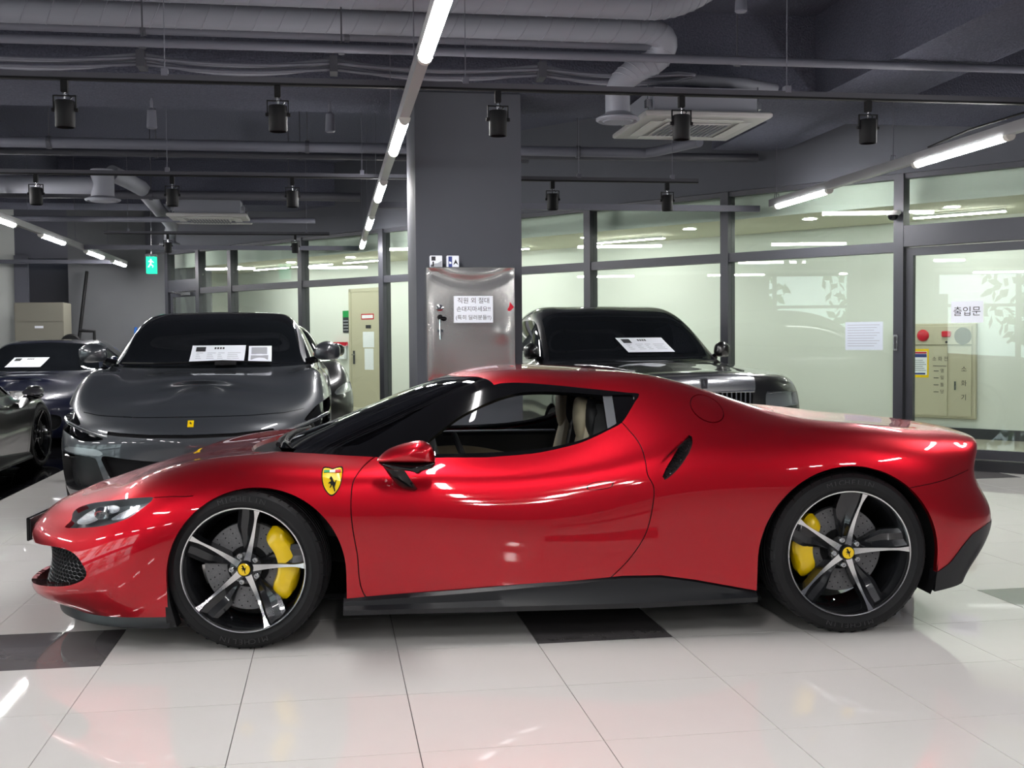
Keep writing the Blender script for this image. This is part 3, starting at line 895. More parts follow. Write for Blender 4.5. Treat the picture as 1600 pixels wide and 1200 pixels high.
    # headlamps
    for mir in (False, True):
        L = lampS.mirrored() if mir else lampS
        lb = surf_obj('headlamp', [(L.offset(-.045), 0)], 'lamp_grey', root, [(flange(L, .05), 0)])
        surf_obj('lamp_lens', [(L.offset(-.001), 0)], 'lamp_glass', lb)
        sg = 1 if mir else -1
        # bright inner reflectors
        Ls = L.offset(-.018)
        dA = sdist(XZ(Ls), smooth_poly([(-.79, .518), (-.735, .560), (-.66, .590), (-.58, .602), (-.56, .585), (-.63, .560), (-.70, .525), (-.76, .512)], 5))
        A, _ = split(Ls, dA); surf_obj('reflector', [(A, 0)], 'silver', lb)
        dB = sdist(XZ(Ls), smooth_poly([(-.76, .590), (-.69, .612), (-.64, .617), (-.66, .606), (-.73, .582)], 5))
        A, _ = split(Ls, dB); surf_obj('reflector', [(A, 0)], 'chrome', lb)
        dC = sdist(XZ(Ls), smooth_poly([(-.60, .548), (-.54, .585), (-.48, .612), (-.46, .618), (-.475, .595), (-.53, .560)], 5))
        A, _ = split(Ls, dC); surf_obj('reflector', [(A, 0)], 'silver', lb)
        ctr = Vector((-.64, sg*.80, .573))
        MB().lathe([(.030, -.01), (.030, .012), (.024, .012), (.022, .0), (0, .004)], 20, axis='y').build('projector', ['chrome'], lb, smooth=True, xf=Matrix.Translation(ctr) @ Matrix.Rotation(.7, 4, 'X'))
    # front splitter and arch flap
    row = G[:, 0, :]
    sp = MB(); vs = []; fs = []
    rowx = [p for p in row if p[0] < -.32]
    P = 6
    for p in rowx:
        px_, py, pz = p
        nrm = Vector((min(0, px_+.55)*.9, py*.8, 0)); nrm = nrm.normalized() if nrm.length > 1e-6 else Vector((-1, 0, 0))
        inn = -nrm
        for off, z in ((-.03, pz+.022), (.004, pz+.020), (.018, .118), (.016, .102), (-.02, .098), (-.16, .10)):
            vs.append((px_+nrm.x*off, py+nrm.y*off, z))
    for i in range(len(rowx)-1):
        for j in range(P-1): fs.append((i*P+j, i*P+j+1, (i+1)*P+j+1, (i+1)*P+j))
    sp.add(vs, fs); sp.add([(a, -b, c) for a, b, c in vs], fs)
    sp.build('front_splitter', 'carbon', root, smooth=True)
    for sg in (-1, 1):
        MB().prism([(-.355, .290), (-.341, .292), (-.328, .200), (-.312, .140), (-.302, .104), (-.345, .104), (-.349, .20)], sg*.945, sg*.86).build('arch_flap', 'satin_black', root)
    # side skirts
    for sg in (-1, 1):
        vs, fs = [], []; n = 60; P = 7
        for i in range(n+1):
            x = .395+(2.19-.395)*i/n
            zt = float(np.interp(x, SILLTOP[:, 0], SILLTOP[:, 1])); zb = .140+.012*max(0, (x-1.7)/.5)
            yb = .928+.02*math.sin(math.pi*i/n)*.3
            if i in (0, n): pass
            for y, z in ((yb-.07, zt+.012), (yb-.004, zt+.002), (yb+.012, zt-.012), (yb+.016, zb+.035+.3*(zt-.2)), (yb+.034, zb+.022), (yb+.030, zb), (yb-.25, zb-.005)):
                vs.append((x, sg*y, z))
        for i in range(n):
            for j in range(P-1): fs.append((i*P+j, i*P+j+1, (i+1)*P+j+1, (i+1)*P+j))
        fs += [tuple(range(P)), tuple(range(n*P, n*P+P))]
        MB().add(vs, fs).build('side_skirt', 'carbon', root, smooth=True, angle=30)
    # rear apron with its outer lip
    ap2 = apr.offset(.004)
    surf_obj('rear_diffuser', both(ap2), 'carbon', root, [(flange(ap2, .05), 0), (flange(ap2, .05).mirrored(), 0)])
    # floor pan and wheel wells
    MB().box((-.30, -.56, .125), (2.9, .56, .145)).box((.42, -.88, .125), (2.18, .88, .145)).build('floor_pan', 'matt_black', root)
    for cx, R_, yw in ((.035, .385, .60), (2.60, .420, .52)):
        for sg in (-1, 1):
            MB().lathe([(R_, .0), (R_, .37), (.0, .37)], 40, a0=-.12 if cx < 1 else -.42, a1=math.pi+(.12 if cx < 1 else .42)).build('wheel_well', 'matt_black', root, smooth=True,
                xf=Matrix.Translation((cx, sg*.925, .33)) @ Matrix.Rotation(0 if sg > 0 else math.pi, 4, 'Z'))
    # wheels
    st = math.radians(-5)
    build_wheel(root, 'wheel', (-.012, -.832, .342), .342, .245, .271, math.radians(4), (math.radians(-44), math.radians(58)), steer=st)
    build_wheel(root, 'wheel', (2.60, -.812, .356), .356, .300, .281, math.radians(3), (math.radians(128), math.radians(216)))
    build_wheel(root, 'wheel', (-.012, .832, .342), .342, .245, .271, math.radians(4), (math.radians(-44), math.radians(58)), steer=st, side=1)
    build_wheel(root, 'wheel', (2.60, .812, .356), .356, .300, .281, math.radians(3), (math.radians(128), math.radians(216)), side=1)
    # mirrors
    cap = smooth_poly([(.553, .818), (.60, .858), (.686, .884), (.739, .889), (.775, .868), (.789, .825), (.786, .800), (.70, .797), (.60, .800), (.556, .806)], 4)
    und = smooth_poly([(.562, .806), (.70, .800), (.784, .803), (.785, .778), (.745, .766), (.722, .752), (.700, .762), (.64, .772), (.59, .778)], 4)
    for sg in (-1, 1):
        M_ = MB(); pillow(M_, cap, sg*.98, sg*1.14)
        mo = M_.build('door_mirror', 'red_paint', root, smooth=True, angle=60)
        M_ = MB(); pillow(M_, und, sg*.985, sg*1.135); M_.build('mirror_base', 'gloss_black', mo, smooth=True, angle=60)
        arm = [(.572, .785), (.60, .735), (.632, .692), (.66, .674), (.705, .664), (.716, .672), (.69, .715), (.662, .768)]
        a_ = MB()
        vs = []
        for w, y in ((0, .90), (.0, .985), (0, 1.02)):
            pass
        def wob(p, s): return (p[0], sg*s, p[1])
        n = len(arm); c = np.mean(arm, 0)
        lay = [(1., .895), (1.0, .985), (.97, 1.02), (.6, 1.035)]
        for k_, y in lay:
            for p in arm:
                q = c+(np.array(p)-c)*k_
                # the foot stays on the door, the head leans out to the mirror
                t = np.clip((q[1]-.66)/.12, 0, 1)
                vs.append((q[0], sg*(.90+(y-.90)*(.35+.65*t)+.03*t), q[1]))
        fs = [tuple(range(n)), tuple(range(3*n, 4*n))]
        for l in range(3):
            for j in range(n): fs.append((l*n+j, l*n+(j+1) % n, (l+1)*n+(j+1) % n, (l+1)*n+j))
        a_.add(vs, fs).build('mirror_arm', 'gloss_black', mo, smooth=True, angle=40)
        MB().prism([(x_, z_) for x_, z_ in smooth_poly([(.60, .81), (.69, .80), (.775, .81), (.775, .855), (.70, .872), (.62, .85)], 3)], 0, .001).build('mirror_glass', 'chrome', mo, xf=Matrix.Translation((.79, sg*1.06, 0)) @ Matrix.Rotation(math.pi/2, 4, 'Z') @ Matrix.Translation((-.69, 0, 0)))
    # fender shields, lying on the skin
    bvS = BVHTree.FromPolygons(S.V.tolist(), [list(map(int, f)) for f in S.F])
    sh = smooth_poly([(-.043, .052), (-.02, .055), (0, .050), (.02, .055), (.043, .052), (.043, .01), (.030, -.03), (0, -.058), (-.030, -.03), (-.043, .01)], 4)
    def on_skin(x, z, out):
        h = bvS.ray_cast(Vector((x, -2, z)), Vector((0, 1, 0)))
        p, nn = h[0], h[1]
        if nn.y > 0: nn = -nn
        return p+nn*out
    for sg in (-1, 1):
        b = MB(); cx, cz = .352, .706
        def patch(poly, o0, mi, k=1.):
            n = len(poly); top = [on_skin(cx+p[0]*k, cz+p[1]*k, o0) for p in poly]; bot = [on_skin(cx+p[0]*k, cz+p[1]*k, -.004) for p in poly]
            vs = [(v.x, -sg*v.y, v.z) for v in top+bot]
            b.m(mi).add(vs, [tuple(range(n))]+[(i, (i+1) % n, (i+1) % n+n, i+n) for i in range(n)])
        patch(sh, .004, 1)
        patch(sh, .0055, 0, .90)
        patch([(x_*.034+.004, z_*.036-.012) for x_, z_ in HORSE], .0065, 1)
        for i_, mm in enumerate((2, 3, 4)):
            x0 = -.036+i_*.024
            patch([(x0, .0435), (x0+.024, .0435), (x0+.024, .035), (x0, .035)], .0062, mm)
        bo = b.build('fender_shield', ['yellow', 'matt_black', 'exit_paint_green', 'white_paint', 'signal_red'], root)
        bo['label'] = 'yellow shield badge with a black prancing horse'
    # number plate on a bracket at the nose
    pl = MB().m(0).box((-1.175, -.168, .352), (-1.163, .168, .465), bev=.003).m(1).box((-1.163, -.163, .357), (-1.156, .163, .46)).box((-1.157, -.05, .365), (-1.06, .05, .40))
    pl.build('number_plate', ['gloss_black', 'satin_black'], root, xf=Matrix.Translation((0, 0, 0)) )
    # wipers lying at the foot of the windscreen
    bvF = BVHTree.FromPolygons(full_skin.V.tolist()+full_skin.mirrored().V.tolist(), [list(map(int, f)) for f in full_skin.F]+[[int(i)+len(full_skin.V) for i in f] for f in full_skin.mirrored().F])
    def top(x, y, up):
        h = bvF.ray_cast(Vector((x, y, 2)), Vector((0, 0, -1))); return h[0]+Vector((0, 0, up))
    for pts in ([(.13, -.52), (.09, -.35), (.075, -.15), (.08, .05)], [(.075, -.08), (.07, .12), (.085, .32), (.12, .50)]):
        MB().tube([top(x, y, .012) for x, y in pts], .008, 6).tube([top(x-.035, y, .004) for x, y in pts[1:]], .012, 6).build('wiper', 'satin_black', root, smooth=True)
    # tail lamps, exhaust and plate recess at the back
    for sg in (-1, 1):
        MB().box((3.27, sg*.42-.16, .690), (3.345, sg*.42+.14, .722), bev=.012).build('tail_lamp', 'signal_red', root)
    MB().lathe([(.055, 0), (.060, .02), (.060, .06), (.050, .06), (.050, 0)], 28).build('exhaust', 'silver', root, smooth=True, xf=Matrix.Translation((3.44, 0, .60)) @ Matrix.Rotation(math.pi/2, 4, 'Z'))
    return S, door


def build_cabin(root):
    """what can be seen through the open side windows"""
    for sg in (-1, 1):
        c = MB()
        c.m(0).box((.62, sg*.74, .30), (1.55, sg*.80, .772), bev=.015)
        dc = c.build('door_card', 'dark_leather', root)
        pts = smooth_poly([(.70, .45), (.72, .66), (.85, .70), (1.05, .69), (1.25, .645), (1.35, .60), (1.30, .5), (1.0, .45)], 4)
        MB().prism(pts.tolist(), sg*.745, sg*.725).build('door_pad', 'cream_leather', dc)
        MB().box((.66, sg*.735, .775), (1.50, sg*.79, .785), bev=.006).build('belt_trim', 'pipe_grey', dc)
    dash = MB()
    prof = [(.25, .45), (.30, .74), (.50, .79), (.70, .79), (.80, .76), (.82, .68), (.70, .60), (.66, .40)]
    dash.prism(prof, -.72, .72); dash.build('dashboard', 'dark_leather', root)
    sw = MB(); ring = []
    for k in range(33):
        a = 2*math.pi*k/32; ring.append((.95-.07*math.sin(a)*.9, -.37+.175*math.cos(a), .70+.155*math.sin(a)))
    sw.tube(ring, .014, 8, cap=False).tube([(.80, -.37, .66), (.95, -.37, .70)], .03, 10).box((.935, -.53, .69), (.955, -.21, .715))
    sw.build('steering_wheel', 'dark_leather', root, smooth=True)
    MB().box((1.66, -.62, .30), (1.72, .62, .96)).build('rear_bulkhead', 'dark_leather', root)
    MB().box((.55, -.12, .20), (1.65, .12, .50), bev=.03).build('centre_tunnel', 'dark_leather', root)
    for sg in (-1, 1):
        y = sg*.37
        def shell(w, grow, name, m, par):
            prof = [(.93, .40), (1.0, .47), (1.20, .43), (1.38, .42), (1.45, .55), (1.50, .75), (1.535, .90), (1.555, 1.00)]
            vs, fs = [], []; P = len(prof)
            for i, (px_, pz) in enumerate(prof):
                ww = w*(1.0 if i < 6 else (.72 if i == 6 else .50))
                for k_, (dx, yy) in enumerate(((.07+grow, -ww), (-grow, -ww*.9), (-grow-.01, -ww*.4), (-grow-.01, ww*.4), (-grow, ww*.9), (.07+grow, ww))):
                    if i < 4: vs.append((px_, y+yy, pz-dx))
                    else: vs.append((px_+dx, y+yy, pz))
            for i in range(P-1):
                for j in range(5): fs.append((i*6+j, i*6+j+1, i*6+7+j, i*6+6+j))
                fs.append((i*6+5, i*6, i*6+6, i*6+11))
            fs += [tuple(range(6)), tuple(range((P-1)*6, P*6))]
            return MB().add(vs, fs).build(name, m, par, smooth=True, angle=50)
        st = shell(.27, .0, 'seat', 'dark_leather', root)
        shell(.17, .03, 'seat_insert', 'cream_leather', st)
        hd = smooth_poly([(1.473, .845), (1.46, .93), (1.47, 1.015), (1.50, 1.03), (1.535, 1.01), (1.54, .93), (1.52, .86), (1.49, .83)], 3)
        b = MB(); pillow(b, hd, y-.115, y+.115); b.build('headrest', 'cream_leather', st, smooth=True, angle=60)
        b = MB(); pillow(b, hd+np.array([.035, -.01]), y-.16, y+.16); b.build('seat_back_shell', 'dark_leather', st, smooth=True, angle=60)

RED_LOC = (-.2791308, 5.84866608, 0); RED_RZ = math.radians(-4.72)
red_car = thing('sports_car', 'red two-seat sports car with yellow brake callipers, parked side-on in front', 'car', RED_LOC, RED_RZ)
build_sports_car(red_car)
build_cabin(red_car)

# ------------------------------------------------------------------ the other cars
from mathutils.bvhtree import BVHTree
PURO = rail_net([
 [(.10, 0, .15), (.02, 0, .28), (.0, 0, .48), (.0, 0, .60), (.03, 0, .68), (.08, 0, .74), (.18, 0, .80), (.32, 0, .86), (.5, 0, .905)],
 [(.12, .42, .15), (.05, .42, .28), (.03, .42, .48), (.03, .42, .60), (.06, .42, .69), (.12, .38, .75), (.22, .30, .81), (.36, .17, .87), (.55, 0, .92)],
 [(.25, .74, .15), (.17, .76, .28), (.15, .77, .48), (.16, .77, .60), (.22, .75, .71), (.30, .68, .79), (.38, .52, .84), (.48, .27, .88), (.65, 0, .945)],
 [(.45, .90, .14), (.40, .94, .28), (.38, .957, .48), (.40, .957, .62), (.46, .925, .77), (.52, .82, .88), (.60, .60, .895), (.68, .32, .93), (.8, 0, .975)]], [
 (.75, [(.95, .14), (.98, .28), (.99, .48), (.987, .68), (.962, .87), (.86, 1.00), (.62, .97), (.34, 1.0)], 1.02),
 (1.05, [(.96, .14), (.985, .28), (.997, .5), (.993, .72), (.97, .93), (.86, 1.075), (.64, 1.03), (.35, 1.05)], 1.06),
 (1.35, [(.95, .14), (.975, .28), (.992, .5), (.985, .75), (.96, .96), (.865, 1.085), (.67, 1.075), (.37, 1.09)], 1.095),
 (1.7, [(.94, .14), (.965, .28), (.982, .5), (.975, .76), (.952, .98), (.87, 1.075), (.755, 1.15), (.42, 1.225)], 1.24),
 (2.05, [(.935, .14), (.96, .28), (.977, .5), (.972, .76), (.948, .98), (.875, 1.085), (.725, 1.34), (.42, 1.415)], 1.435),
 (2.4, [(.935, .14), (.96, .28), (.977, .5), (.972, .76), (.95, .98), (.875, 1.09), (.69, 1.475), (.42, 1.545)], 1.562),
 (2.9, [(.94, .14), (.965, .28), (.98, .5), (.977, .76), (.955, .98), (.875, 1.10), (.67, 1.50), (.4, 1.57)], 1.588),
 (3.5, [(.95, .14), (.98, .28), (.997, .5), (.992, .76), (.965, 1.0), (.875, 1.10), (.65, 1.46), (.4, 1.535)], 1.555),
 (4.1, [(.95, .15), (.985, .28), (1.0, .5), (.995, .76), (.96, .99), (.87, 1.09), (.62, 1.36), (.37, 1.42)], 1.44),
 (4.55, [(.90, .2), (.94, .32), (.96, .5), (.95, .74), (.90, .94), (.80, 1.04), (.58, 1.14), (.34, 1.18)], 1.19)], [
 [(4.75, .72, .24), (4.82, .76, .36), (4.84, .78, .5), (4.83, .77, .72), (4.80, .74, .92), (4.78, .65, 1.02), (4.76, .48, 1.09), (4.76, .28, 1.11), (4.76, 0, 1.115)],
 [(4.85, .42, .24), (4.92, .44, .36), (4.94, .45, .5), (4.93, .45, .72), (4.88, .44, .92), (4.86, .40, 1.0), (4.85, .30, 1.05), (4.84, .18, 1.07), (4.84, 0, 1.075)],
 [(4.87, 0, .24), (4.94, 0, .36), (4.96, 0, .5), (4.95, 0, .72), (4.90, 0, .92), (4.88, 0, .98), (4.87, 0, 1.02), (4.86, 0, 1.04), (4.86, 0, 1.05)]])

def simple_wheel(root, loc, R, W, side):
    h = W/2
    xf = Matrix.Translation(loc) @ (Matrix.Rotation(math.pi, 4, 'Z') if side > 0 else Matrix.Identity(4))
    t = MB().lathe([(R*.74, -h), (R*.97, -h), (R, -h+.03), (R, h-.03), (R*.97, h), (R*.74, h), (R*.72, h-.02)], 48).build('wheel', 'rubber', root, smooth=True, xf=xf)
    r = MB().lathe([(R*.73, h-.004), (R*.71, h), (R*.69, h-.02), (R*.66, h-.06), (0, h-.06)], 48)
    for k in range(5):
        a = 2*math.pi*k/5+.3
        for da in (-.13, .13):
            r.tube([(.06*math.cos(a), -h+.025, .06*math.sin(a)), (R*.70*math.cos(a+da), -h+.012, R*.70*math.sin(a+da))], .014, 6)
    r.build('rim', 'rim_dark', t, xf=xf)
    return t

def car_base(root, net, paint, green, belt_z, arches, split_line, sx=1., sy=1., sz=1., lamps=True, dens=(10, 8), roof_dark=False, extra=None):
    """common shell: body, windscreen, side windows, wheels"""
    n = np.array(net)*np.array([sx, sy, sz])
    S, G, GN = bspline_surface(n, dens[0], dens[1], 2)
    full = S.copy()
    for cx, cz, r in arches:
        a = np.hypot(S.V[:, 0]-cx, S.V[:, 2]-cz)-r
        S, _ = split(S, np.maximum(a, (S.V[:, 1] > -.55)*1.-.5))
    d = np.minimum(sdist(XY(S), green), S.V[:, 2]-belt_z)
    gh, S = split(S, d)
    P = XY(gh)
    # pillar strip between windscreen and side windows
    ln = P[:, 1]-np.interp(P[:, 0], [split_line[0][0]-.01]+[q[0] for q in split_line], [9]+[q[1] for q in split_line])
    side, rest = split(gh, ln)
    # header separates windscreen and roof
    hx = np.interp(np.abs(rest.V[:, 1]), [0, .4, .7], extra['header'])-rest.V[:, 0]
    screen, roof = split(rest, hx)
    fl = flange(S, .02)
    if extra and 'cuts' in extra: S = extra['cuts'](S, root)
    surf_obj('body_shell', both(S), paint, root, [(fl, 0), (fl.mirrored(), 0)])
    surf_obj('windscreen', both(screen), 'dark_glass_solid', root)
    surf_obj('roof_panel', both(roof), 'gloss_black' if roof_dark else paint, root)
    pw = extra.get('pillar', .045)
    Ps = XY(side); ln2 = Ps[:, 1]-np.interp(Ps[:, 0], [split_line[0][0]-.01]+[q[0] for q in split_line], [9]+[q[1] for q in split_line])-pw
    win, pil = split(side, ln2)
    for mir in (False, True):
        g = (lambda s: s.mirrored()) if mir else (lambda s: s)
        surf_obj('pillar', [(g(pil), 0)], paint, root)
        surf_obj('side_window', [(g(win), 0)], 'dark_glass_solid', root)
    MB().box((arches[0][0]-.3, -.85*sy, .15), (arches[1][0]+.3, .85*sy, .18)).build('floor_pan', 'matt_black', root)
    for cx, cz, r in arches:
        for sg in (-1, 1):
            yy = float(np.abs(full.V[np.abs(full.V[:, 0]-cx) < .1, 1]).max())
            simple_wheel(root, (cx, sg*(yy-.15), r-.03), r-.03, .27, sg)
            MB().lathe([(r+.01, .0), (r+.01, .36), (0, .36)], 32, a0=-.3, a1=math.pi+.3).build('wheel_well', 'matt_black', root, xf=Matrix.Translation((cx, sg*(yy-.05), cz)) @ Matrix.Rotation(0 if sg > 0 else math.pi, 4, 'Z'))
    bv = BVHTree.FromPolygons(full.V.tolist()+full.mirrored().V.tolist(), [list(map(int, f)) for f in full.F]+[[int(i)+len(full.V) for i in f] for f in full.mirrored().F])
    return S, full, bv


def front_hit(bv, y, z, out=.0):
    h = bv.ray_cast(Vector((-2, y, z)), Vector((1, 0, 0)))
    if h[0] is None: return None
    n = h[1] if h[1].x < 0 else -h[1]
    return h[0]+n*out

def sheet_on(bv, root, y0, y1, z0, z1, label, slant=0., photo=False, cat='notice', group=None):
    """sheet of paper leaning on a windscreen; coordinates across and up as seen from the front"""
    M = root.matrix_world
    def P(u, v, out):
        y = y0+(y1-y0)*u+slant*(1-v); z = z0+(z1-z0)*v
        p = front_hit(bv, -y, z, out)
        return tuple(p)
    b = MB(); N = 8; vs = []; fs = []
    for o in (.014, .012):
        for i in range(N+1):
            for j in range(4): vs.append(P(i/N, j/3, o))
    st = (N+1)*4
    for i in range(N):
        for j in range(3):
            a = i*4+j; fs.append((a, a+4, a+5, a+1)); fs.append((st+a, st+a+1, st+a+5, st+a+4))
    b.m(0).add(vs, fs)
    def blk(u0, u1, v0, v1, mi, o=.0152):
        b.m(mi).add([P(u0, v0, o), P(u1, v0, o), P(u1, v1, o), P(u0, v1, o)], [(0, 1, 2, 3)])
    if photo:
        blk(.12, .80, .45, .90, 2); blk(.10, .85, .10, .38, 2, .0151)
    else:
        blk(.08, .26, .62, .90, 1)
        for k in range(4): blk(.42+.05*k, .455+.05*k, .76, .88, 1)
        for r in range(4):
            for (u0, u1) in ((.10, .22), (.30, .46), (.50, .62), (.68, .92)):
                blk(u0, u1-.02*((r*3) % 4), .52-.11*r, .545-.11*r, 2)
    o = b.build('price_sheet', ['paper', 'ink', 'grey_ink'])
    o.matrix_world = M
    return tag(o, label, cat, group)

def place(o, loc, rz):
    o.location = loc; o.rotation_euler = (0, 0, rz)
    o.matrix_world = Matrix.Translation(loc) @ Matrix.Rotation(rz, 4, 'Z')

GREEN = smooth_poly([(1.31, -.3), (1.31, 0), (1.35, .36), (1.44, .62), (1.56, .775), (1.72, .835), (2.1, .845), (2.6, .845), (3.3, .845), (3.9, .82), (4.25, .72), (4.40, .40), (4.45, 0), (4.45, -.3)], 5)
SPL = [(1.62, .775), (1.8, .735), (2.1, .705), (2.35, .675), (2.6, .66), (4.6, .62)]

def mirror_pair(root, x, y, z, paint, w=.22, hgt=.15):
    for sg in (-1, 1):
        o = smooth_poly([(-w*.5, .0), (-w*.4, hgt*.55), (0, hgt*.8), (w*.4, hgt*.6), (w*.52, .05), (w*.4, -hgt*.25), (-w*.3, -hgt*.25)], 4)
        b = MB(); pillow(b, [(sg*y+p[0]*sg, z+p[1]) for p in o], x-.07, x+.09, plane='yz')
        mo = b.build('door_mirror', paint, root, smooth=True, angle=60)
        MB().tube([(x+.02, sg*(y-w*.35), z-.03), (x+.03, sg*(y-w*.8), z-.06)], [.028, .035], 8).build('mirror_arm', 'gloss_black', mo, smooth=True)

# --- grey four-seat car facing the camera
grey_car = thing('estate_car', 'dark grey car facing the camera with a small yellow badge on its nose', 'car')
place(grey_car, (-1.0, 8.36, 0), math.pi/2)
def grey_cuts(S, root):
    slotU = smooth_poly([(.99, .862), (.90, .825), (.845, .778), (.795, .718), (.83, .712), (.92, .745), (.985, .772)], 5)
    slotL = smooth_poly([(.985, .742), (.90, .712), (.78, .672), (.64, .637), (.60, .622), (.68, .604), (.78, .608), (.90, .652), (.982, .690)], 5)
    drl = smooth_poly([(.925, .535), (.90, .556), (.86, .562), (.75, .556), (.65, .545), (.61, .518), (.64, .500), (.75, .508), (.88, .525)], 5)
    duct = smooth_poly([(.935, .515), (.90, .518), (.75, .500), (.68, .490), (.655, .46), (.62, .35), (.60, .285), (.68, .255), (.83, .240), (.92, .255), (.945, .30), (.945, .42)], 5)
    mouth = smooth_poly([(-.2, .452), (0, .452), (.25, .460), (.45, .480), (.585, .500), (.625, .488), (.60, .42), (.555, .33), (.50, .25), (.3, .225), (0, .22), (-.2, .22)], 5)
    lipf = lambda P: .0125-np.abs(P[:, 1]-np.interp(P[:, 0], [0, .3, .5, .62], [.632, .638, .652, .668]))
    parts = []
    for nm, poly, depth, m_, back in (('headlamp', slotU, .05, 'gloss_black', .045), ('headlamp_slot', slotL, .06, 'gloss_black', .05), ('daytime_lamp', drl, .015, 'lamp_grey', .008), ('bumper_duct', duct, .10, 'satin_black', .06), ('lower_grille', mouth, .08, 'matt_black', .06)):
        d = np.minimum(sdist(YZ(S), poly), 1.0-S.V[:, 0])
        reg, S = split(S, d)
        for mir in (False, True):
            q = reg.mirrored() if mir else reg
            if nm == 'lower_grille' and mir: continue
            src = both(reg.offset(-back)) if nm == 'lower_grille' else [(q.offset(-back), 0)]
            ff = [(flange(reg, depth), 0), (flange(reg, depth).mirrored(), 0)] if nm == 'lower_grille' else [(flange(q, depth), 0)]
            o = surf_obj(nm, src, m_, root, ff)
            if nm == 'headlamp_slot':
                bl = MB(); pts = []
                for y in np.linspace(.575, .965, 12):
                    z = float(np.interp(y, [.575, .64, .78, .90, .965], [.640, .652, .690, .728, .752]))
                    dd = np.hypot(S.V[:, 1]+y, S.V[:, 2]-z-.01)+10*(S.V[:, 0] > .9); k = int(dd.argmin())
                    pts.append((S.V[k, 0]-.012, (1 if mir else -1)*y, z))
                bl.tube(pts, .0095, 8); bl.build('light_blade', 'silver', o, smooth=True)
            if nm == 'bumper_duct':
                sg = 1 if mir else -1
                MB().box((.30, sg*.80-.03, .27), (.36, sg*.80+.03, .47), bev=.008).tube([(.20, sg*.63, .30), (.23, sg*.67, .42), (.26, sg*.70, .49)], .012, 6).tube([(.33, sg*.92, .49), (.26, sg*.70, .47)], .013, 6).build('duct_strut', 'gloss_black', o)
    d = np.where((S.V[:, 0] < .6) & (-S.V[:, 1] < .60), lipf(YZ(S)), -.05)
    reg, S = split(S, d); surf_obj('nose_slot', both(reg.offset(-.015)), 'matt_black', root)
    st, S = curve_cut(S, lambda q: np.where(q.V[:, 0] < .75, q.V[:, 2]-np.interp(-q.V[:, 1], [0, .4, .66, .8], [.765, .767, .778, .800]), .3), -.01, .795, .0022, near=.01, axis=1)
    surf_obj('bonnet_gap', both(st.offset(-.006)), 'matt_black', root)
    return S
S_, full_, bvg = car_base(grey_car, PURO, 'grey_paint', GREEN, 1.03, [(.93, .36, .40), (3.95, .37, .41)], SPL, roof_dark=True, dens=(12, 9),
    extra=dict(header=[2.30, 2.27, 2.2], cuts=grey_cuts, pillar=.05))
b = MB(); p0 = front_hit(bvg, .0, .72, .0); nrm = (front_hit(bvg, 0, .72, .01)-p0).normalized()
X = Matrix.Translation(p0) @ nrm.to_track_quat('Z', 'Y').to_matrix().to_4x4() @ Matrix.Rotation(math.pi/2*0, 4, 'Z')
b.m(0).box((-.021, -.029, -.002), (.021, .029, .004), rot=X).m(1).prism([(x*.018, z*.018) for x, z in HORSE], .004, .0052, plane='xy', rot=X)
b.build('nose_badge', ['yellow', 'matt_black'], grey_car)
mirror_pair(grey_car, 1.62, .965, 1.185, 'grey_paint')
MB().tube([tuple(front_hit(bvg, y, z, .018)) for y, z in ((.72, 1.118), (.45, 1.112), (.2, 1.118), (-.1, 1.128), (-.3, 1.12), (-.5, 1.112))], .009, 6).box((1.33, -.22, 1.115), (1.39, -.05, 1.14)).build('wiper', 'satin_black', grey_car)
sheet_on(bvg, grey_car, -.17, .275, 1.125, 1.262, 'white price sheet on the windscreen of the dark grey car')
sheet_on(bvg, grey_car, .30, .49, 1.125, 1.255, 'framed grey sheet beside the price sheet on the dark grey car', slant=.01, photo=True)

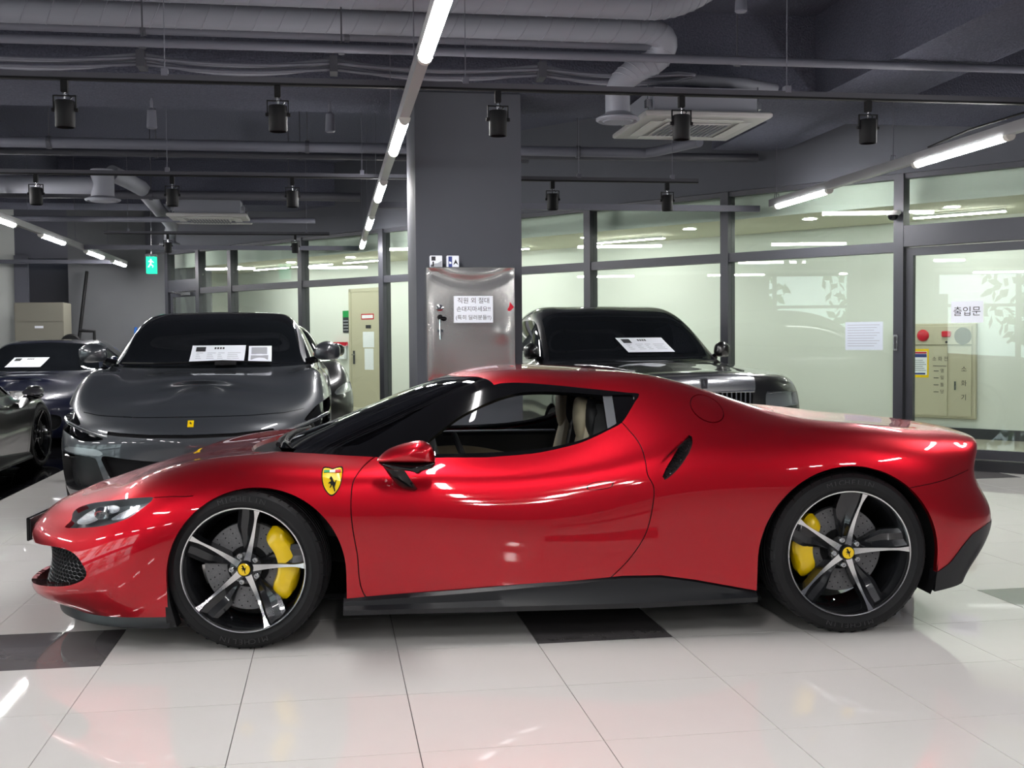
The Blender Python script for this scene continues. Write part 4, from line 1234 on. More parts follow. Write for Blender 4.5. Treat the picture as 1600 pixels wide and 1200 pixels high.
# --- black limousine with upright grille
LIMO = rail_net([
 [(.12, 0, .2), (.06, 0, .35), (.03, 0, .6), (.0, 0, .85), (.0, 0, .955), (.03, 0, 1.015), (.12, 0, 1.04), (.3, 0, 1.052), (.5, 0, 1.06)],
 [(.13, .43, .2), (.08, .43, .35), (.05, .43, .6), (.03, .43, .85), (.03, .43, .945), (.06, .41, 1.005), (.15, .33, 1.035), (.33, .2, 1.05), (.6, 0, 1.066)],
 [(.25, .75, .2), (.20, .76, .35), (.17, .77, .6), (.17, .77, .82), (.20, .76, .945), (.27, .71, 1.008), (.35, .50, 1.028), (.5, .28, 1.06), (.75, 0, 1.077)],
 [(.45, .95, .2), (.42, .97, .35), (.40, .985, .6), (.42, .98, .79), (.47, .95, .92), (.55, .84, 1.012), (.62, .6, 1.043), (.75, .32, 1.076), (.95, 0, 1.087)]], [
 (1.1, [(.96, .2), (.99, .35), (1.0, .6), (.99, .8), (.968, .945), (.86, 1.035), (.63, 1.057), (.33, 1.088)], 1.094),
 (1.6, [(.95, .2), (.98, .35), (.99, .6), (.985, .8), (.965, .955), (.875, 1.055), (.67, 1.068), (.36, 1.073)], 1.074),
 (1.95, [(.95, .2), (.98, .35), (.99, .6), (.985, .8), (.965, .965), (.88, 1.07), (.785, 1.15), (.43, 1.185)], 1.195),
 (2.35, [(.95, .2), (.98, .35), (.99, .6), (.985, .8), (.965, .975), (.88, 1.085), (.755, 1.40), (.43, 1.455)], 1.47),
 (2.75, [(.95, .2), (.98, .35), (.99, .6), (.985, .8), (.965, .98), (.88, 1.10), (.715, 1.535), (.43, 1.60)], 1.617),
 (3.3, [(.95, .2), (.98, .35), (.99, .6), (.985, .8), (.965, .98), (.88, 1.10), (.70, 1.56), (.43, 1.625)], 1.64),
 (3.9, [(.95, .2), (.98, .35), (.99, .6), (.985, .8), (.96, .98), (.87, 1.10), (.68, 1.50), (.42, 1.56)], 1.575),
 (4.3, [(.93, .2), (.96, .35), (.97, .6), (.96, .8), (.93, .97), (.84, 1.08), (.63, 1.30), (.38, 1.36)], 1.37)], [
 [(4.5, .74, .24), (4.56, .77, .36), (4.58, .79, .6), (4.56, .78, .8), (4.54, .76, .95), (4.52, .68, 1.05), (4.52, .5, 1.14), (4.52, .3, 1.17), (4.52, 0, 1.18)],
 [(4.6, .44, .24), (4.65, .46, .36), (4.67, .47, .6), (4.65, .47, .8), (4.62, .46, .95), (4.60, .4, 1.03), (4.60, .3, 1.09), (4.60, .18, 1.11), (4.60, 0, 1.12)],
 [(4.63, 0, .24), (4.67, 0, .36), (4.69, 0, .6), (4.67, 0, .8), (4.64, 0, .95), (4.62, 0, 1.01), (4.61, 0, 1.05), (4.61, 0, 1.07), (4.61, 0, 1.08)]])
limo = thing('limousine', 'glossy black limousine with an upright chrome grille behind the red car', 'car')
place(limo, (2.85, 8.5, 0), math.pi/2+math.radians(2))
GREEN2 = smooth_poly([(1.66, -.3), (1.66, 0), (1.69, .36), (1.75, .62), (1.83, .79), (1.98, .85), (2.3, .855), (2.8, .855), (3.4, .85), (3.9, .82), (4.15, .72), (4.28, .40), (4.30, 0), (4.30, -.3)], 5)
SPL2 = [(1.86, .80), (2.05, .765), (2.35, .735), (2.6, .705), (2.8, .69), (4.6, .66)]
def limo_cuts(S, root):
    hl = smooth_poly([(.545, .868), (.58, .874), (.74, .872), (.90, .868), (.925, .86), (.925, .775), (.90, .760), (.74, .752), (.58, .752), (.545, .762)], 4)
    gr = smooth_poly([(-.2, .880), (.0, .880), (.395, .880), (.418, .872), (.420, .80), (.420, .5), (.40, .34), (0, .33), (-.2, .33)], 4)
    d = np.minimum(sdist(YZ(S), hl), .75-S.V[:, 0]); reg, S = split(S, d)
    for mir in (False, True):
        q = reg.mirrored() if mir else reg; sg = 1 if mir else -1
        o = surf_obj('headlamp', [(q.offset(-.04), 0)], 'lamp_grey', root, [(flange(q, .045), 0)])
        surf_obj('lamp_lens', [(q.offset(-.002), 0)], 'lamp_glass', o)
        for y in (.62, .72):
            MB().box((.16+(y-.6)*.6, sg*y-.035, .785), (.20+(y-.6)*.6, sg*y+.035, .845), bev=.012).build('lamp_unit', 'chrome', o)
        MB().tube([(.10, sg*.56, .862), (.20, sg*.74, .864), (.36, sg*.90, .858)], .005, 6).build('lamp_strip', 'silver', o)
    d = np.minimum(sdist(YZ(S), gr), .5-S.V[:, 0]); reg, S = split(S, d)
    surf_obj('grille_backing', both(reg.offset(-.05)), 'matt_black', root, [(flange(reg, .05), 0), (flange(reg, .05).mirrored(), 0)])
    P = YZ(S)
    d = np.where((P[:, 0] < .45) & (S.V[:, 0] < .2), np.minimum(P[:, 1]-.880, 1.022-P[:, 1]), -.05)
    d = np.minimum(d, .447-P[:, 0])
    reg, S = split(S, d); surf_obj('grille_surround', both(reg.offset(.003)), 'silver', root)
    return S
S_, full_, bvl = car_base(limo, LIMO, 'black_paint', GREEN2, 1.04, [(.90, .37, .40), (3.85, .38, .41)], SPL2, roof_dark=False, dens=(12, 9),
    extra=dict(header=[2.62, 2.60, 2.55], cuts=limo_cuts, pillar=.05))
for k in range(-10, 11):
    y = k*.039
    MB().box((-.004+abs(y)*.05, y-.006, .34), (.03+abs(y)*.05, y+.006, .884)).build('grille_slat', 'chrome', limo)
MB().box((-.008, -.42, .878), (.03, .42, .890), bev=.004).build('grille_rail', 'chrome', limo)
bd = MB(); bd.m(0).box((-.014, -.030, .905), (-.002, .030, .992), bev=.006).m(1).box((-.016, -.022, .914), (-.012, .022, .984))
bd.m(0)
for dz in (.0, .022):
    X = Matrix.Translation((-.0165, .0+(.006 if dz else -.004), .938+dz*.9)) @ Matrix.Rotation(math.pi/2, 4, 'Z') @ Matrix.Rotation(math.pi/2, 4, 'X') @ Matrix.Rotation(math.pi, 4, 'Y')
    X = Matrix(((0, 0, -1, -.0166), (-1, 0, 0, .004 if dz else -.004), (0, 1, 0, .939+dz), (0, 0, 0, 1)))
    add_text(bd, 'R', .040, X)
bd.build('grille_badge', ['chrome', 'ink'], limo)
mirror_pair(limo, 2.0, .935, 1.16, 'black_paint', w=.14, hgt=.14)
for sg in (-1, 1):
    MB().tube([(.3, sg*.455, 1.038), (.8, sg*.50, 1.062), (1.3, sg*.56, 1.072), (1.62, sg*.62, 1.07)], .005, 6).build('bonnet_strake', 'black_paint', limo)
sheet_on(bvl, limo, -.10, .36, 1.165, 1.30, 'white price sheet on the windscreen of the black limousine', slant=.07)

# --- dark blue coupe parked behind on the left
def far_car(name, label, loc, rz, paint, sx, sz, hood=True):
    r = thing(name, label, 'car'); place(r, loc, rz)
    def cuts(S, root):
        for poly, nm, m_ in ((smooth_poly([(.95, .80), (.85, .79), (.70, .70), (.72, .66), (.85, .68), (.96, .72)], 5), 'headlamp', 'silver'), (smooth_poly([(-.2, .52), (0, .52), (.5, .50), (.6, .42), (.5, .26), (0, .25), (-.2, .25)], 5), 'lower_grille', 'matt_black')):
            poly = poly*np.array([1, sz])
            reg, S = split(S, np.minimum(sdist(YZ(S), poly), .9-S.V[:, 0]))
            if nm == 'headlamp':
                for mir in (False, True):
                    q = reg.mirrored() if mir else reg
                    surf_obj(nm, [(q.offset(-.01), 0)], m_, root, [(flange(q, .03), 0)])
            else: surf_obj(nm, both(reg.offset(-.04)), m_, root, [(flange(reg, .05), 0), (flange(reg, .05).mirrored(), 0)])
        return S
    g = GREEN*np.array([sx, 1]); sp = [(a*sx, b_) for a, b_ in SPL]
    s, f, bv = car_base(r, PURO, paint, g, 1.03*sz, [(.93*sx, .36*sz+.01, .37), (3.95*sx, .37*sz+.01, .37)], sp, sx=sx, sz=sz, dens=(7, 6), extra=dict(header=[2.30*sx, 2.27*sx, 2.2*sx], cuts=cuts, pillar=.05))
    mirror_pair(r, 1.62*sx, .965, 1.17*sz, paint, w=.2)
    return r, bv
blue_car, bvb = far_car('coupe_car', 'dark blue coupe behind the black sports car, beige cabinet behind it', (-3.9, 14.7, 0), math.pi/2, 'blue_paint', .96, .855)
sheet_on(bvb, blue_car, -.36, .10, .975, 1.10, 'white price sheet on the windscreen of the dark blue coupe', slant=-.06)
far_car('suv_car', 'black car behind the dark grey car, only its near side showing', (-.62, 13.75, 0), math.pi/2+math.radians(10), 'black_paint', .90, .985)

# --- black sports car at the left edge: same kind of body as the red one, copied and re-painted
def repaint(o, swap):
    for s in o.material_slots:
        if s.material and s.material.name in swap:
            nm = swap[s.material.name]; s.link = 'OBJECT'; s.material = MAT[nm]
def copy_car(src, skip=()):
    r = src.copy(); COL.objects.link(r)
    for ch in list(src.children):
        if ch.name.split('.')[0] in skip: continue
        copy_tree(ch, r)
    return r
black_sport = copy_car(red_car, skip=('fender_shield', 'number_plate', 'fuel_flap_none'))
black_sport.name = 'sports_car'
tag(black_sport, 'low black sports car cut off by the left edge of the picture', 'car')
place(black_sport, (-3.97, 12.6, 0), -math.pi/2)
def walk(o):
    yield o
    for c in o.children: yield from walk(c)
for o in walk(black_sport):
    repaint(o, {'red_paint': 'black_paint', 'yellow': 'matt_black', 'clear_glass': 'dark_glass', 'machined': 'rim_dark'})

# ------------------------------------------------------------------ ceiling line lights
def strip_light(label, X, lamps, y0, y1, wires, z=2.68):
    r = thing('line_light', label, 'ceiling light', (X, y0, z), group=None)
    MB().box((-.03, 0, 0), (.03, y1-y0, .075)).build('channel', 'channel_grey', r)
    for a, b in lamps:
        l = MB()
        n = 8; prof = [(.034*math.cos(math.pi+math.pi*k/n), .038*math.sin(math.pi+math.pi*k/n)) for k in range(n+1)]
        l.prism(prof, a-y0+.05, b-y0-.05)
        lo = l.build('lamp', 'tube', r, smooth=True, angle=50)
        for q in ((a-y0, a-y0+.05), (b-y0-.05, b-y0)):
            MB().prism([(x*1.08, zz*1.08) for x, zz in prof], *q).build('end_cap', 'lamp_cap', lo, smooth=True, angle=50)
    for y in wires:
        MB().tube([(0, y-y0, .075), (0, y-y0, 4.0-z)], .0035, 5).tube([(-.025, y-y0, .075), (-.02, y-y0, .12), (.02, y-y0, .12), (.025, y-y0, .075)], .004, 4).build('hanger_wire', 'pipe_grey', r)
    return r
per = 2.83
strip_light('long line light running over the car along the column side', .47, [(4.28+per*k, 5.6+per*k) for k in range(-4, 5)], -7.5, 17.6, [-5, -2, 1, 3.8, 6.3, 8.7, 11.6, 14.4, 16.8])
strip_light('line light hanging along the glass wall on the right', 4.62, [(7.24+2.87*k, 8.54+2.87*k) for k in range(-5, 2)], -7.5, 11.55, [-5, -2, 1, 4, 6.9, 8.9, 11.4])
strip_light('line light at far left leading to the grey wall', -3.6, [(20.0, 21.2), (17.9, 19.2), (15.2, 16.5), (12.7, 14.0)]+[(12.7-2.83*k, 14.0-2.83*k) for k in range(1, 8)], -7.5, 21.3, [-5, -2, 1, 4, 7.2, 11, 14.6, 17.2, 19.6])
strip_light('line light outside the picture on the far left', -7.7, [(4.28+per*k, 5.6+per*k) for k in range(-4, 5)], -7.5, 17.6, [-5, 0, 5, 10, 15])
tag(MB().box((.505, 11.97, 2.68), (4.66, 12.03, 2.745)).build('cross_rail', 'pipe_grey'), 'grey cross rail in front of the glass wall joining the right line light', 'rail')
tag(MB().box((-3.565, 17.62, 2.68), (.50, 17.68, 2.745)).build('cross_rail', 'pipe_grey'), 'far grey cross rail at the end of the long line light', 'rail')
tag(MB().box((-7.0, 20.8, 2.68), (-3.64, 20.86, 2.745)).build('cross_rail', 'pipe_grey'), 'cross rail at far left above the beige cabinet', 'rail')

# ------------------------------------------------------------------ tracks and spotlights
def spot(label, x, y, z, k=1., rz=0., group=None):
    r = thing('track_spotlight', label, 'spotlight', (x, y, z), rz, group)
    MB().box((-.018*k, -.018*k, -.07*k), (.018*k, .018*k, 0), bev=.004).build('adapter', 'track_black', r)
    MB().lathe([(.0, -.115*k), (.050*k, -.115*k), (.053*k, -.12*k), (.053*k, -.255*k), (.049*k, -.262*k), (.046*k, -.262*k), (.044*k, -.24*k), (0, -.235*k)], 28, axis='z').build('housing', 'track_black', r, smooth=True)
    MB().box((-.062*k, -.008, -.17*k), (-.056*k, .008, -.085*k)).box((.056*k, -.008, -.17*k), (.062*k, .008, -.085*k)).box((-.062*k, -.008, -.09*k), (.062*k, .008, -.084*k)).build('yoke', 'track_black', r)
    MB().tube([(0, 0, -.07*k), (0, 0, -.115*k)], .007, 6).tube([(.02*k, 0, -.115*k), (.035*k, .01, -.095*k), (.015*k, .01, -.075*k)], .004, 5).build('stem', 'silver', r)
    for sg in (-1, 1):
        MB().tube([(sg*.053*k, 0, -.165*k), (sg*.07*k, 0, -.165*k)], .011*k, 8).build('side_knob', 'track_black', r)
    return r
def track(label, x0, x1, y, z, wires):
    r = thing('light_track', label, 'light track', (x0, y, z))
    MB().box((0, -.02, .0), (x1-x0, .02, .012)).build('track_slot', 'track_black', r)
    MB().box((0, -.022, .012), (x1-x0, .022, .042)).build('track_body', 'pipe_dark', r)
    for x in wires:
        MB().tube([(x-x0, 0, .042), (x-x0, 0, 4.0-z)], .003, 5).box((x-x0-.018, -.026, .034), (x-x0+.018, .026, .075)).build('hanger_wire', 'pipe_grey', r)
    return r
track('nearest dark light track crossing above the red car', -4.5, 5.0, 6.70, 2.765, [-2.6, -.9, .8, 2.78, 4.6])
for (x, l) in ((-1.44, 'black track spotlight nearest the left edge'), (-.28, 'black track spotlight left of the long line light'), (.99, 'black track spotlight in front of the column'), (2.11, 'black track spotlight in front of the white air unit'), (3.31, 'black track spotlight right of the white air unit')):
    spot(l, x, 6.70, 2.765, group='spotlights on the nearest track')
track('second light track behind the column', -4.5, 3.45, 10.45, 2.765, [-3.2, -1.4, .3, 2.3, 3.2])
for (x, l) in ((-2.5, 'small far track spotlight at the left edge'), (-1.36, 'small far track spotlight above the dark grey car'), (-.32, 'small far track spotlight left of the column edge'), (2.05, 'small far track spotlight just right of the column'), (3.15, 'small far track spotlight above the black limousine')):
    spot(l, x, 10.45, 2.765, group='spotlights on the second track')
track('far short light track before the glass wall on the left', -2.9, .0, 15.6, 2.72, [-2.6, -.3])
for (x, l) in ((-2.1, 'tiny far track spotlight tilted near the green sign'), (-.45, 'tiny far track spotlight above the black rear car')):
    spot(l, x, 15.6, 2.72, .9, group='spotlights on the far track')

# ------------------------------------------------------------------ ducts and pipes
def seam_duct(mb, pts, r, step=.17):
    mb.tube(pts, r, 28)
    pts = [Vector(p) for p in pts]
    for a, b in zip(pts[:-1], pts[1:]):
        L = (b-a).length; n = int(L/step); t = (b-a).normalized()
        u = t.cross(Vector((0, 0, 1)))
        if u.length < .1: u = Vector((1, 0, 0))
        u.normalize(); w = u.cross(t)
        for k in range(n):
            c = a+t*(k+.5)*step
            ring = [c+t*(.045*math.sin(2*math.pi*q/20+.6)+.0)+(u*math.cos(2*math.pi*q/20)+w*math.sin(2*math.pi*q/20))*(r+.001) for q in range(21)]
            mb.tube(ring, .0035, 4, cap=False)
    return mb
def arc(p0, p1, p2, n=8):
    p0, p1, p2 = map(Vector, (p0, p1, p2))
    return [(1-t)**2*p0+2*t*(1-t)*p1+t*t*p2 for t in [i/n for i in range(n+1)]]
d1 = thing('spiral_duct', 'upper grey spiral air duct crossing the ceiling', 'duct', (-6, 7.92, 3.66))
o1 = Vector((-6, 7.92, 3.66))
seam_duct(MB(), [Vector((x, 7.92, 3.66))-o1 for x in (-6, 2.25)], .1).build('duct_run', 'duct_grey', d1, smooth=True)
seam_duct(MB(), [p-o1 for p in arc((2.25, 7.92, 3.66), (2.5, 7.92, 3.66), (2.75, 7.98, 3.86))]+[Vector((3.0, 8.0, 4.0))-o1], .1, .05).build('duct_elbow', 'duct_grey', d1, smooth=True)
d2 = thing('spiral_duct', 'lower grey spiral air duct ending in the round ceiling outlet', 'duct', (-6, 8.2, 3.56))
o2 = Vector((-6, 8.2, 3.56))
seam_duct(MB(), [Vector((x, 8.2, 3.56))-o2 for x in (-6, 2.25)], .095).build('duct_run', 'duct_grey', d2, smooth=True)
seam_duct(MB(), [p-o2 for p in arc((2.25, 8.2, 3.56), (2.55, 8.2, 3.56), (2.45, 8.3, 3.40))+arc((2.40, 8.33, 3.36), (2.16, 8.44, 3.28), (2.16, 8.44, 3.14))], .093, .04).build('duct_elbow', 'duct_grey', d2, smooth=True)
MB().tube([Vector((2.16, 8.44, 3.18))-o2, Vector((2.16, 8.44, 2.97))-o2], .093, 28).build('duct_drop', 'duct_grey', d2, smooth=True)
def diffuser(par, c, r, m='duct_grey'):
    MB().lathe([(r*.55, .06), (r*.62, .045), (r, .012), (r, 0), (r*.9, -.012), (r*.78, .006), (r*.74, -.004), (0, -.004)], 36, axis='z').build('outlet_ring', m, par, smooth=True, xf=Matrix.Translation(c))
    MB().lathe([(r*.70, -.006), (r*.66, -.016), (0, -.02)], 36, axis='z').build('outlet_disc', 'white_paint' if False else m, par, smooth=True, xf=Matrix.Translation(c))
diffuser(d2, Vector((2.16, 8.44, 2.95))-o2, .165)

def pipe(label, pts, r, m='pipe_grey', clamps=(), cat='pipe'):
    p = thing('ceiling_pipe', label, cat, pts[0]); o = Vector(pts[0])
    MB().tube([Vector(q)-o for q in pts], r, 16).build('pipe_run', m, p, smooth=True)
    for c in clamps:
        c = Vector(c)-o
        MB().tube([c+Vector((-.02, 0, 0)), c+Vector((.02, 0, 0))], r*1.25, 14).tube([c+Vector((0, 0, r)), c+Vector((0, 0, 4.0-o.z))], .006, 5).build('pipe_clamp', 'pipe_dark', p)
    return p
pipe('thick grey pipe just below the spiral ducts', [(-6, 8.62, 3.56), (2.6, 8.62, 3.56)], .038, clamps=[(-1.3, 8.62, 3.56), (.15, 8.62, 3.56), (-2.6, 8.62, 3.56)])
pipe('thin grey pipe under the spiral ducts running on to the right edge', [(-6, 7.90, 3.28), (7.2, 7.86, 3.28)], .030, 'pipe_grey', clamps=[(-1.2, 7.9, 3.28), (.1, 7.9, 3.28), (2.9, 7.89, 3.28)])
pipe('long grey pipe behind the beam above the dark grey car', [(-6, 11.4, 3.2), (3.2, 11.4, 3.2), (3.3, 11.3, 3.2), (3.55, 10.7, 3.2)], .05, 'pipe_grey', clamps=[(-2.6, 11.4, 3.2), (-.2, 11.4, 3.2), (2.5, 11.4, 3.2)])
pipe('grey pipe on the right behind the air unit', [(1.7, 12.0, 3.25), (4.6, 11.9, 3.25)], .045, 'pipe_dark')
pipe('far grey pipe at the back of the left ceiling', [(-7, 14.9, 3.15), (.4, 14.9, 3.15)], .055, 'pipe_dark', clamps=[(-2.2, 14.9, 3.15), (-.5, 14.9, 3.15)])
pipe('far dark pipe below the second beam on the left', [(-7, 16.9, 3.05), (-.2, 16.9, 3.05)], .04, 'pipe_grey')
pipe('sprinkler pipe behind the first beam on the left', [(-7, 12.6, 3.3), (2.2, 12.6, 3.3)], .035, 'pipe_dark', clamps=[(-1.8, 12.6, 3.3), (-.3, 12.6, 3.3)])
pipe('insulated pipe leading to the white air unit', [(3.62, 8.95, 3.33), (3.35, 8.92, 3.36), (2.9, 8.92, 3.38), (2.5, 9.0, 3.40)], .045, 'duct_grey')
# cables sagging between hangers
cab = thing('cable_bundle', 'bundle of grey cables sagging along the front of the beam', 'cable', (-6, 8.85, 3.4))
hang = [-6, -4.4, -2.9, -1.35, .05, 1.65, 2.9]
for q in range(5):
    pts = []
    for a, b in zip(hang[:-1], hang[1:]):
        for k in range(8):
            t = k/8; sag = (.05+.012*q)*4*t*(1-t)*(1 if (q+int(a*3)) % 2 else .6)
            pts.append((a+(b-a)*t+6, (q-2)*.028+.012*math.sin(3*t+q), .035*math.sin(q*2.1)-sag))
    pts.append((hang[-1]+6, 0, 0))
    MB().tube(pts, .013+.003*(q % 2), 7).build('cable', 'duct_grey' if q % 2 else 'pipe_grey', cab, smooth=True)
for h_ in hang[1:-1]:
    MB().box((h_+6-.03, -.09, -.07), (h_+6+.03, .09, .05)).tube([(h_+6, 0, .05), (h_+6, 0, .6)], .006, 5).build('cable_hanger', 'pipe_dark', cab)
# cylinders hanging from the slab (detectors / old lamps)
for k, (x, y) in enumerate(((-1.42, 9.75), (.02, 9.75), (1.62, 10.6), (2.82, 7.6))):
    b = MB().lathe([(0, .22), (.012, .22), (.012, .16), (.035, .14), (.042, .0), (.03, -.01), (0, -.01)], 18, axis='z')
    z = 3.06 if k < 3 else 3.55
    b.tube([(0, 0, .2), (0, 0, (3.3 if k < 3 else 4.0)-z)], .008, 6)
    o = b.build('detector_lamp', 'pipe_grey', smooth=True); o.location = (x, y, z)
    tag(o, ('slim grey fixture hanging behind the first spotlight', 'slim grey fixture hanging behind the second spotlight', 'slim grey fixture hanging right of the column', 'slim grey fixture high on the right of the spiral ducts')[k], 'fixture')

# left-hand branch ducts
d3 = thing('branch_duct', 'grey branch duct with two round outlets on the far left', 'duct', (-7, 13.84, 3.12))
o3 = Vector((-7, 13.84, 3.12))
MB().tube([Vector(p)-o3 for p in ((-7, 13.84, 3.12), (-2.66, 13.84, 3.12))], .10, 24).build('duct_run', 'duct_grey', d3, smooth=True)
MB().tube([Vector(p)-o3 for p in ((-2.58, 13.84, 3.30), (-2.58, 13.84, 2.97))], .13, 24).build('duct_drop', 'duct_grey', d3, smooth=True)
diffuser(d3, Vector((-2.58, 13.84, 2.95))-o3, .20)
MB().tube([Vector(p)-o3 for p in [(-2.5, 13.95, 3.28), (-2.38, 14.2, 3.24), (-2.30, 14.8, 3.22), (-2.5, 18.8, 3.20)]+arc((-2.55, 19.5, 3.2), (-2.66, 20.0, 3.2), (-2.66, 20.0, 3.05))+[Vector((-2.66, 20.0, 2.97))]], .095, 20).build('duct_elbow', 'duct_grey', d3, smooth=True)
diffuser(d3, Vector((-2.66, 20.0, 2.95))-o3, .17)

# ------------------------------------------------------------------ ceiling air units
def cassette(label, x0, x1, y0, y1, z):
    r = thing('air_conditioner', label, 'air conditioner', ((x0+x1)/2, (y0+y1)/2, z)); w, d = (x1-x0)/2, (y1-y0)/2
    MB().box((-w, -d, .0), (w, d, .045), bev=.012).build('panel', 'ac_white', r)
    MB().box((-w*.82, -d*.82, .045), (w*.82, d*.82, .24)).build('housing', 'duct_grey', r)
    MB().box((-w*.52, -d*.52, -.014), (w*.52, d*.52, .0), bev=.006).build('intake_frame', 'ac_white', r)
    n = 13
    for k in range(n):
        x = -w*.46+w*.92*k/(n-1)
        MB().box((x-.010, -d*.46, -.019), (x+.010, d*.46, -.013)).build('intake_slat', 'pipe_grey', r)
    for a in range(4):
        X = Matrix.Rotation(math.pi/2*a, 4, 'Z')
        q = d if a % 2 == 0 else w; l = w if a % 2 == 0 else d
        MB().box((-l*.62, -q*.80, -.010), (l*.62, -q*.62, -.003), rot=X).build('vane', 'ac_vane', r)
    for sx in (-1, 1):
        for sy in (-1, 1):
            MB().tube([(sx*w*.88, sy*d*.7, .05), (sx*w*.88, sy*d*.7, 3.3-z if z < 3.2 else .5)], .006, 5).box((sx*w*.88-.02, sy*d*.7-.03, .09), (sx*w*.88+.02, sy*d*.7+.03, .15)).build('hanger_rod', 'silver', r)
    return r
cassette('white square air conditioner beside the round outlet', 2.43, 3.46, 8.62, 9.68, 3.03)
cassette('distant grey square air conditioner on the left', -2.2, -1.12, 16.2, 17.35, 3.03)

# ------------------------------------------------------------------ signs and fittings in the hall
r = thing('exit_sign', 'green glowing exit sign hanging before the grey wall', 'sign', (-2.86, 19.3, 2.42))
MB().box((-.075, -.09, 0), (.075, .09, .27)).m(0).build('sign_box', 'exit_green', r)
MB().box((-.085, -.10, .27), (.085, .10, .31)).tube([(0, 0, .31), (0, 0, 1.58)], .008, 6).build('sign_top', 'silver', r)
fig = MB()
for zc in (.16,):
    k = .055
    fig.prism([(-.2*k, 1.3*k+zc), (.25*k, 1.3*k+zc), (.25*k, .9*k+zc), (-.2*k, .9*k+zc)], -.0915, -.0905)
    fig.prism([(-.6*k, .8*k+zc), (.4*k, .85*k+zc), (.9*k, .3*k+zc), (.75*k, .15*k+zc), (.3*k, .5*k+zc), (.2*k, -.2*k+zc), (.8*k, -.7*k+zc), (.6*k, -1.3*k+zc), (.4*k, -1.2*k+zc), (.5*k, -.8*k+zc), (-.1*k, -.5*k+zc), (-.5*k, -1.2*k+zc), (-.9*k, -1.1*k+zc), (-.3*k, -.1*k+zc), (-.2*k, .4*k+zc), (-.7*k, .4*k+zc)], -.0915, -.0905)
fig.build('running_figure', 'exit_light', r)

# stainless cabinet on the column
cb = thing('steel_cabinet', 'stainless steel wall cabinet on the grey column', 'cabinet', (1.10, 9.185, .98))
MB().box((-.35, -.20, 0), (.35, 0, .90), bev=.006).build('cabinet_body', 'steel_brushed', cb)
# door skin, slightly dented
vs, fs = [], []; nx, nz = 40, 50
for i in range(nx+1):
    for j in range(nz+1):
        x = -.342+.684*i/nx; z = .008+.884*j/nz
        e = min(1, i/2, j/2, (nx-i)/2, (nz-j)/2)
        dn = .005*math.sin(x*7+1.2)*math.sin(z*6)+.011*math.exp(-((z-.78-.12*x*x*8)/.05)**2)-.006*math.exp(-((x-.25)**2+(z-.38)**2)/.004)
        vs.append((x, -.208-.004*e+dn*e, z))
for i in range(nx):
    for j in range(nz):
        a = i*(nz+1)+j; fs.append((a, a+nz+1, a+nz+2, a+1))
cd = MB().add(vs, fs).build('cabinet_door', 'steel_brushed', cb, smooth=True, angle=180)
Rl = Matrix.Rotation(0, 4, 'X')
MB().lathe([(.028, .208), (.028, .222), (.018, .226), (0, .226)], 24).build('lock', 'chrome', cd, smooth=True, xf=Matrix.Translation((-.25, -.010, .575)))
MB().lathe([(.020, .208), (.020, .224), (.0, .226)], 20).build('lock', 'matt_black', cd, smooth=True, xf=Matrix.Translation((-.25, -.010, .505)))
MB().tube([(-.25, -.228, .50), (-.20, -.232, .492)], .009, 8).prism([(-.22+.022*math.cos(a), .492+.018*math.sin(a)) for a in np.linspace(0, 6.28, 14)[:-1]], -.236, -.228).build('key_head', 'gloss_black', cd)
MB().tube([(-.25, -.230, .49), (-.252, -.232, .42), (-.25, -.232, .36), (-.248, -.230, .33)], .006, 6).box((-.273, -.236, .388), (-.225, -.228, .406)).build('latch', 'chrome', cd)
st = MB().prism(smooth_poly([(.29, .565), (.305, .59), (.31, .62), (.325, .60), (.34, .585), (.33, .57), (.315, .555), (.30, .55)], 3).tolist(), -.2165, -.2155).build('red_sticker', 'signal_red', cd)
# notice on the cabinet
nt = MB(); nt.m(0).box((-.155, -.0006, -.105), (.155, .0006, .105)); nt.m(1)
for k, (t_, s_) in enumerate((('직원 외 절대', .050), ('손대지마세요!!', .045), ('(특히 딜러분들!!)', .041))):
    X = Matrix.Translation((0, -.0015, .066-.066*k)) @ Matrix.Rotation(math.pi/2, 4, 'X')
    add_text(nt, t_, s_, X)
o = nt.build('paper_notice', ['paper', 'ink']); o.location = (1.115, 8.950, 1.545)
tag(o, 'white paper notice with handwritten-style Korean lines on the steel cabinet', 'notice')
# two small packs on top
for k, (x, lab) in enumerate(((.835, 'small white packet standing left on top of the steel cabinet'), (.968, 'small blue and white packet standing right on top of the steel cabinet'))):
    b = MB().m(0).box((-.048, -.03, 0), (.048, .03, .095), bev=.003)
    if k == 0:
        b.m(1).box((-.038, -.0312, .055), (-.005, -.0302, .088)); b.m(2).prism([(-.04, .005), (.045, .005), (.045, .055), (.01, .035), (-.04, .03)], -.0312, -.0302)
        b.m(1); b.prism([(-.044, .008), (-.018, .008), (-.018, .048), (-.03, .048), (-.03, .02), (-.044, .02)], -.0316, -.0306)
    else:
        b.m(3).box((-.036, -.0312, .004), (-.006, -.0302, .088)); b.m(1).prism([(.002, .02), (.022, .066), (.044, .02), (.022, .036)], -.0312, -.0302)
        b.m(0).prism([(-.03, .03), (-.012, .03), (-.012, .044), (-.03, .05)], -.0316, -.0308)
    o = b.build('small_packet', ['paper', 'ink', 'grey_ink', 'packet_blue']); o.location = (x, 9.1, 1.88)
    tag(o, lab, 'packet')
o = MB().box((0, 0, 0), (.05, .10, .11), bev=.01).build('blue_sponge', 'blue_plastic'); o.location = (.635, 10.05, 0); 
bpy.data.objects.remove(o)

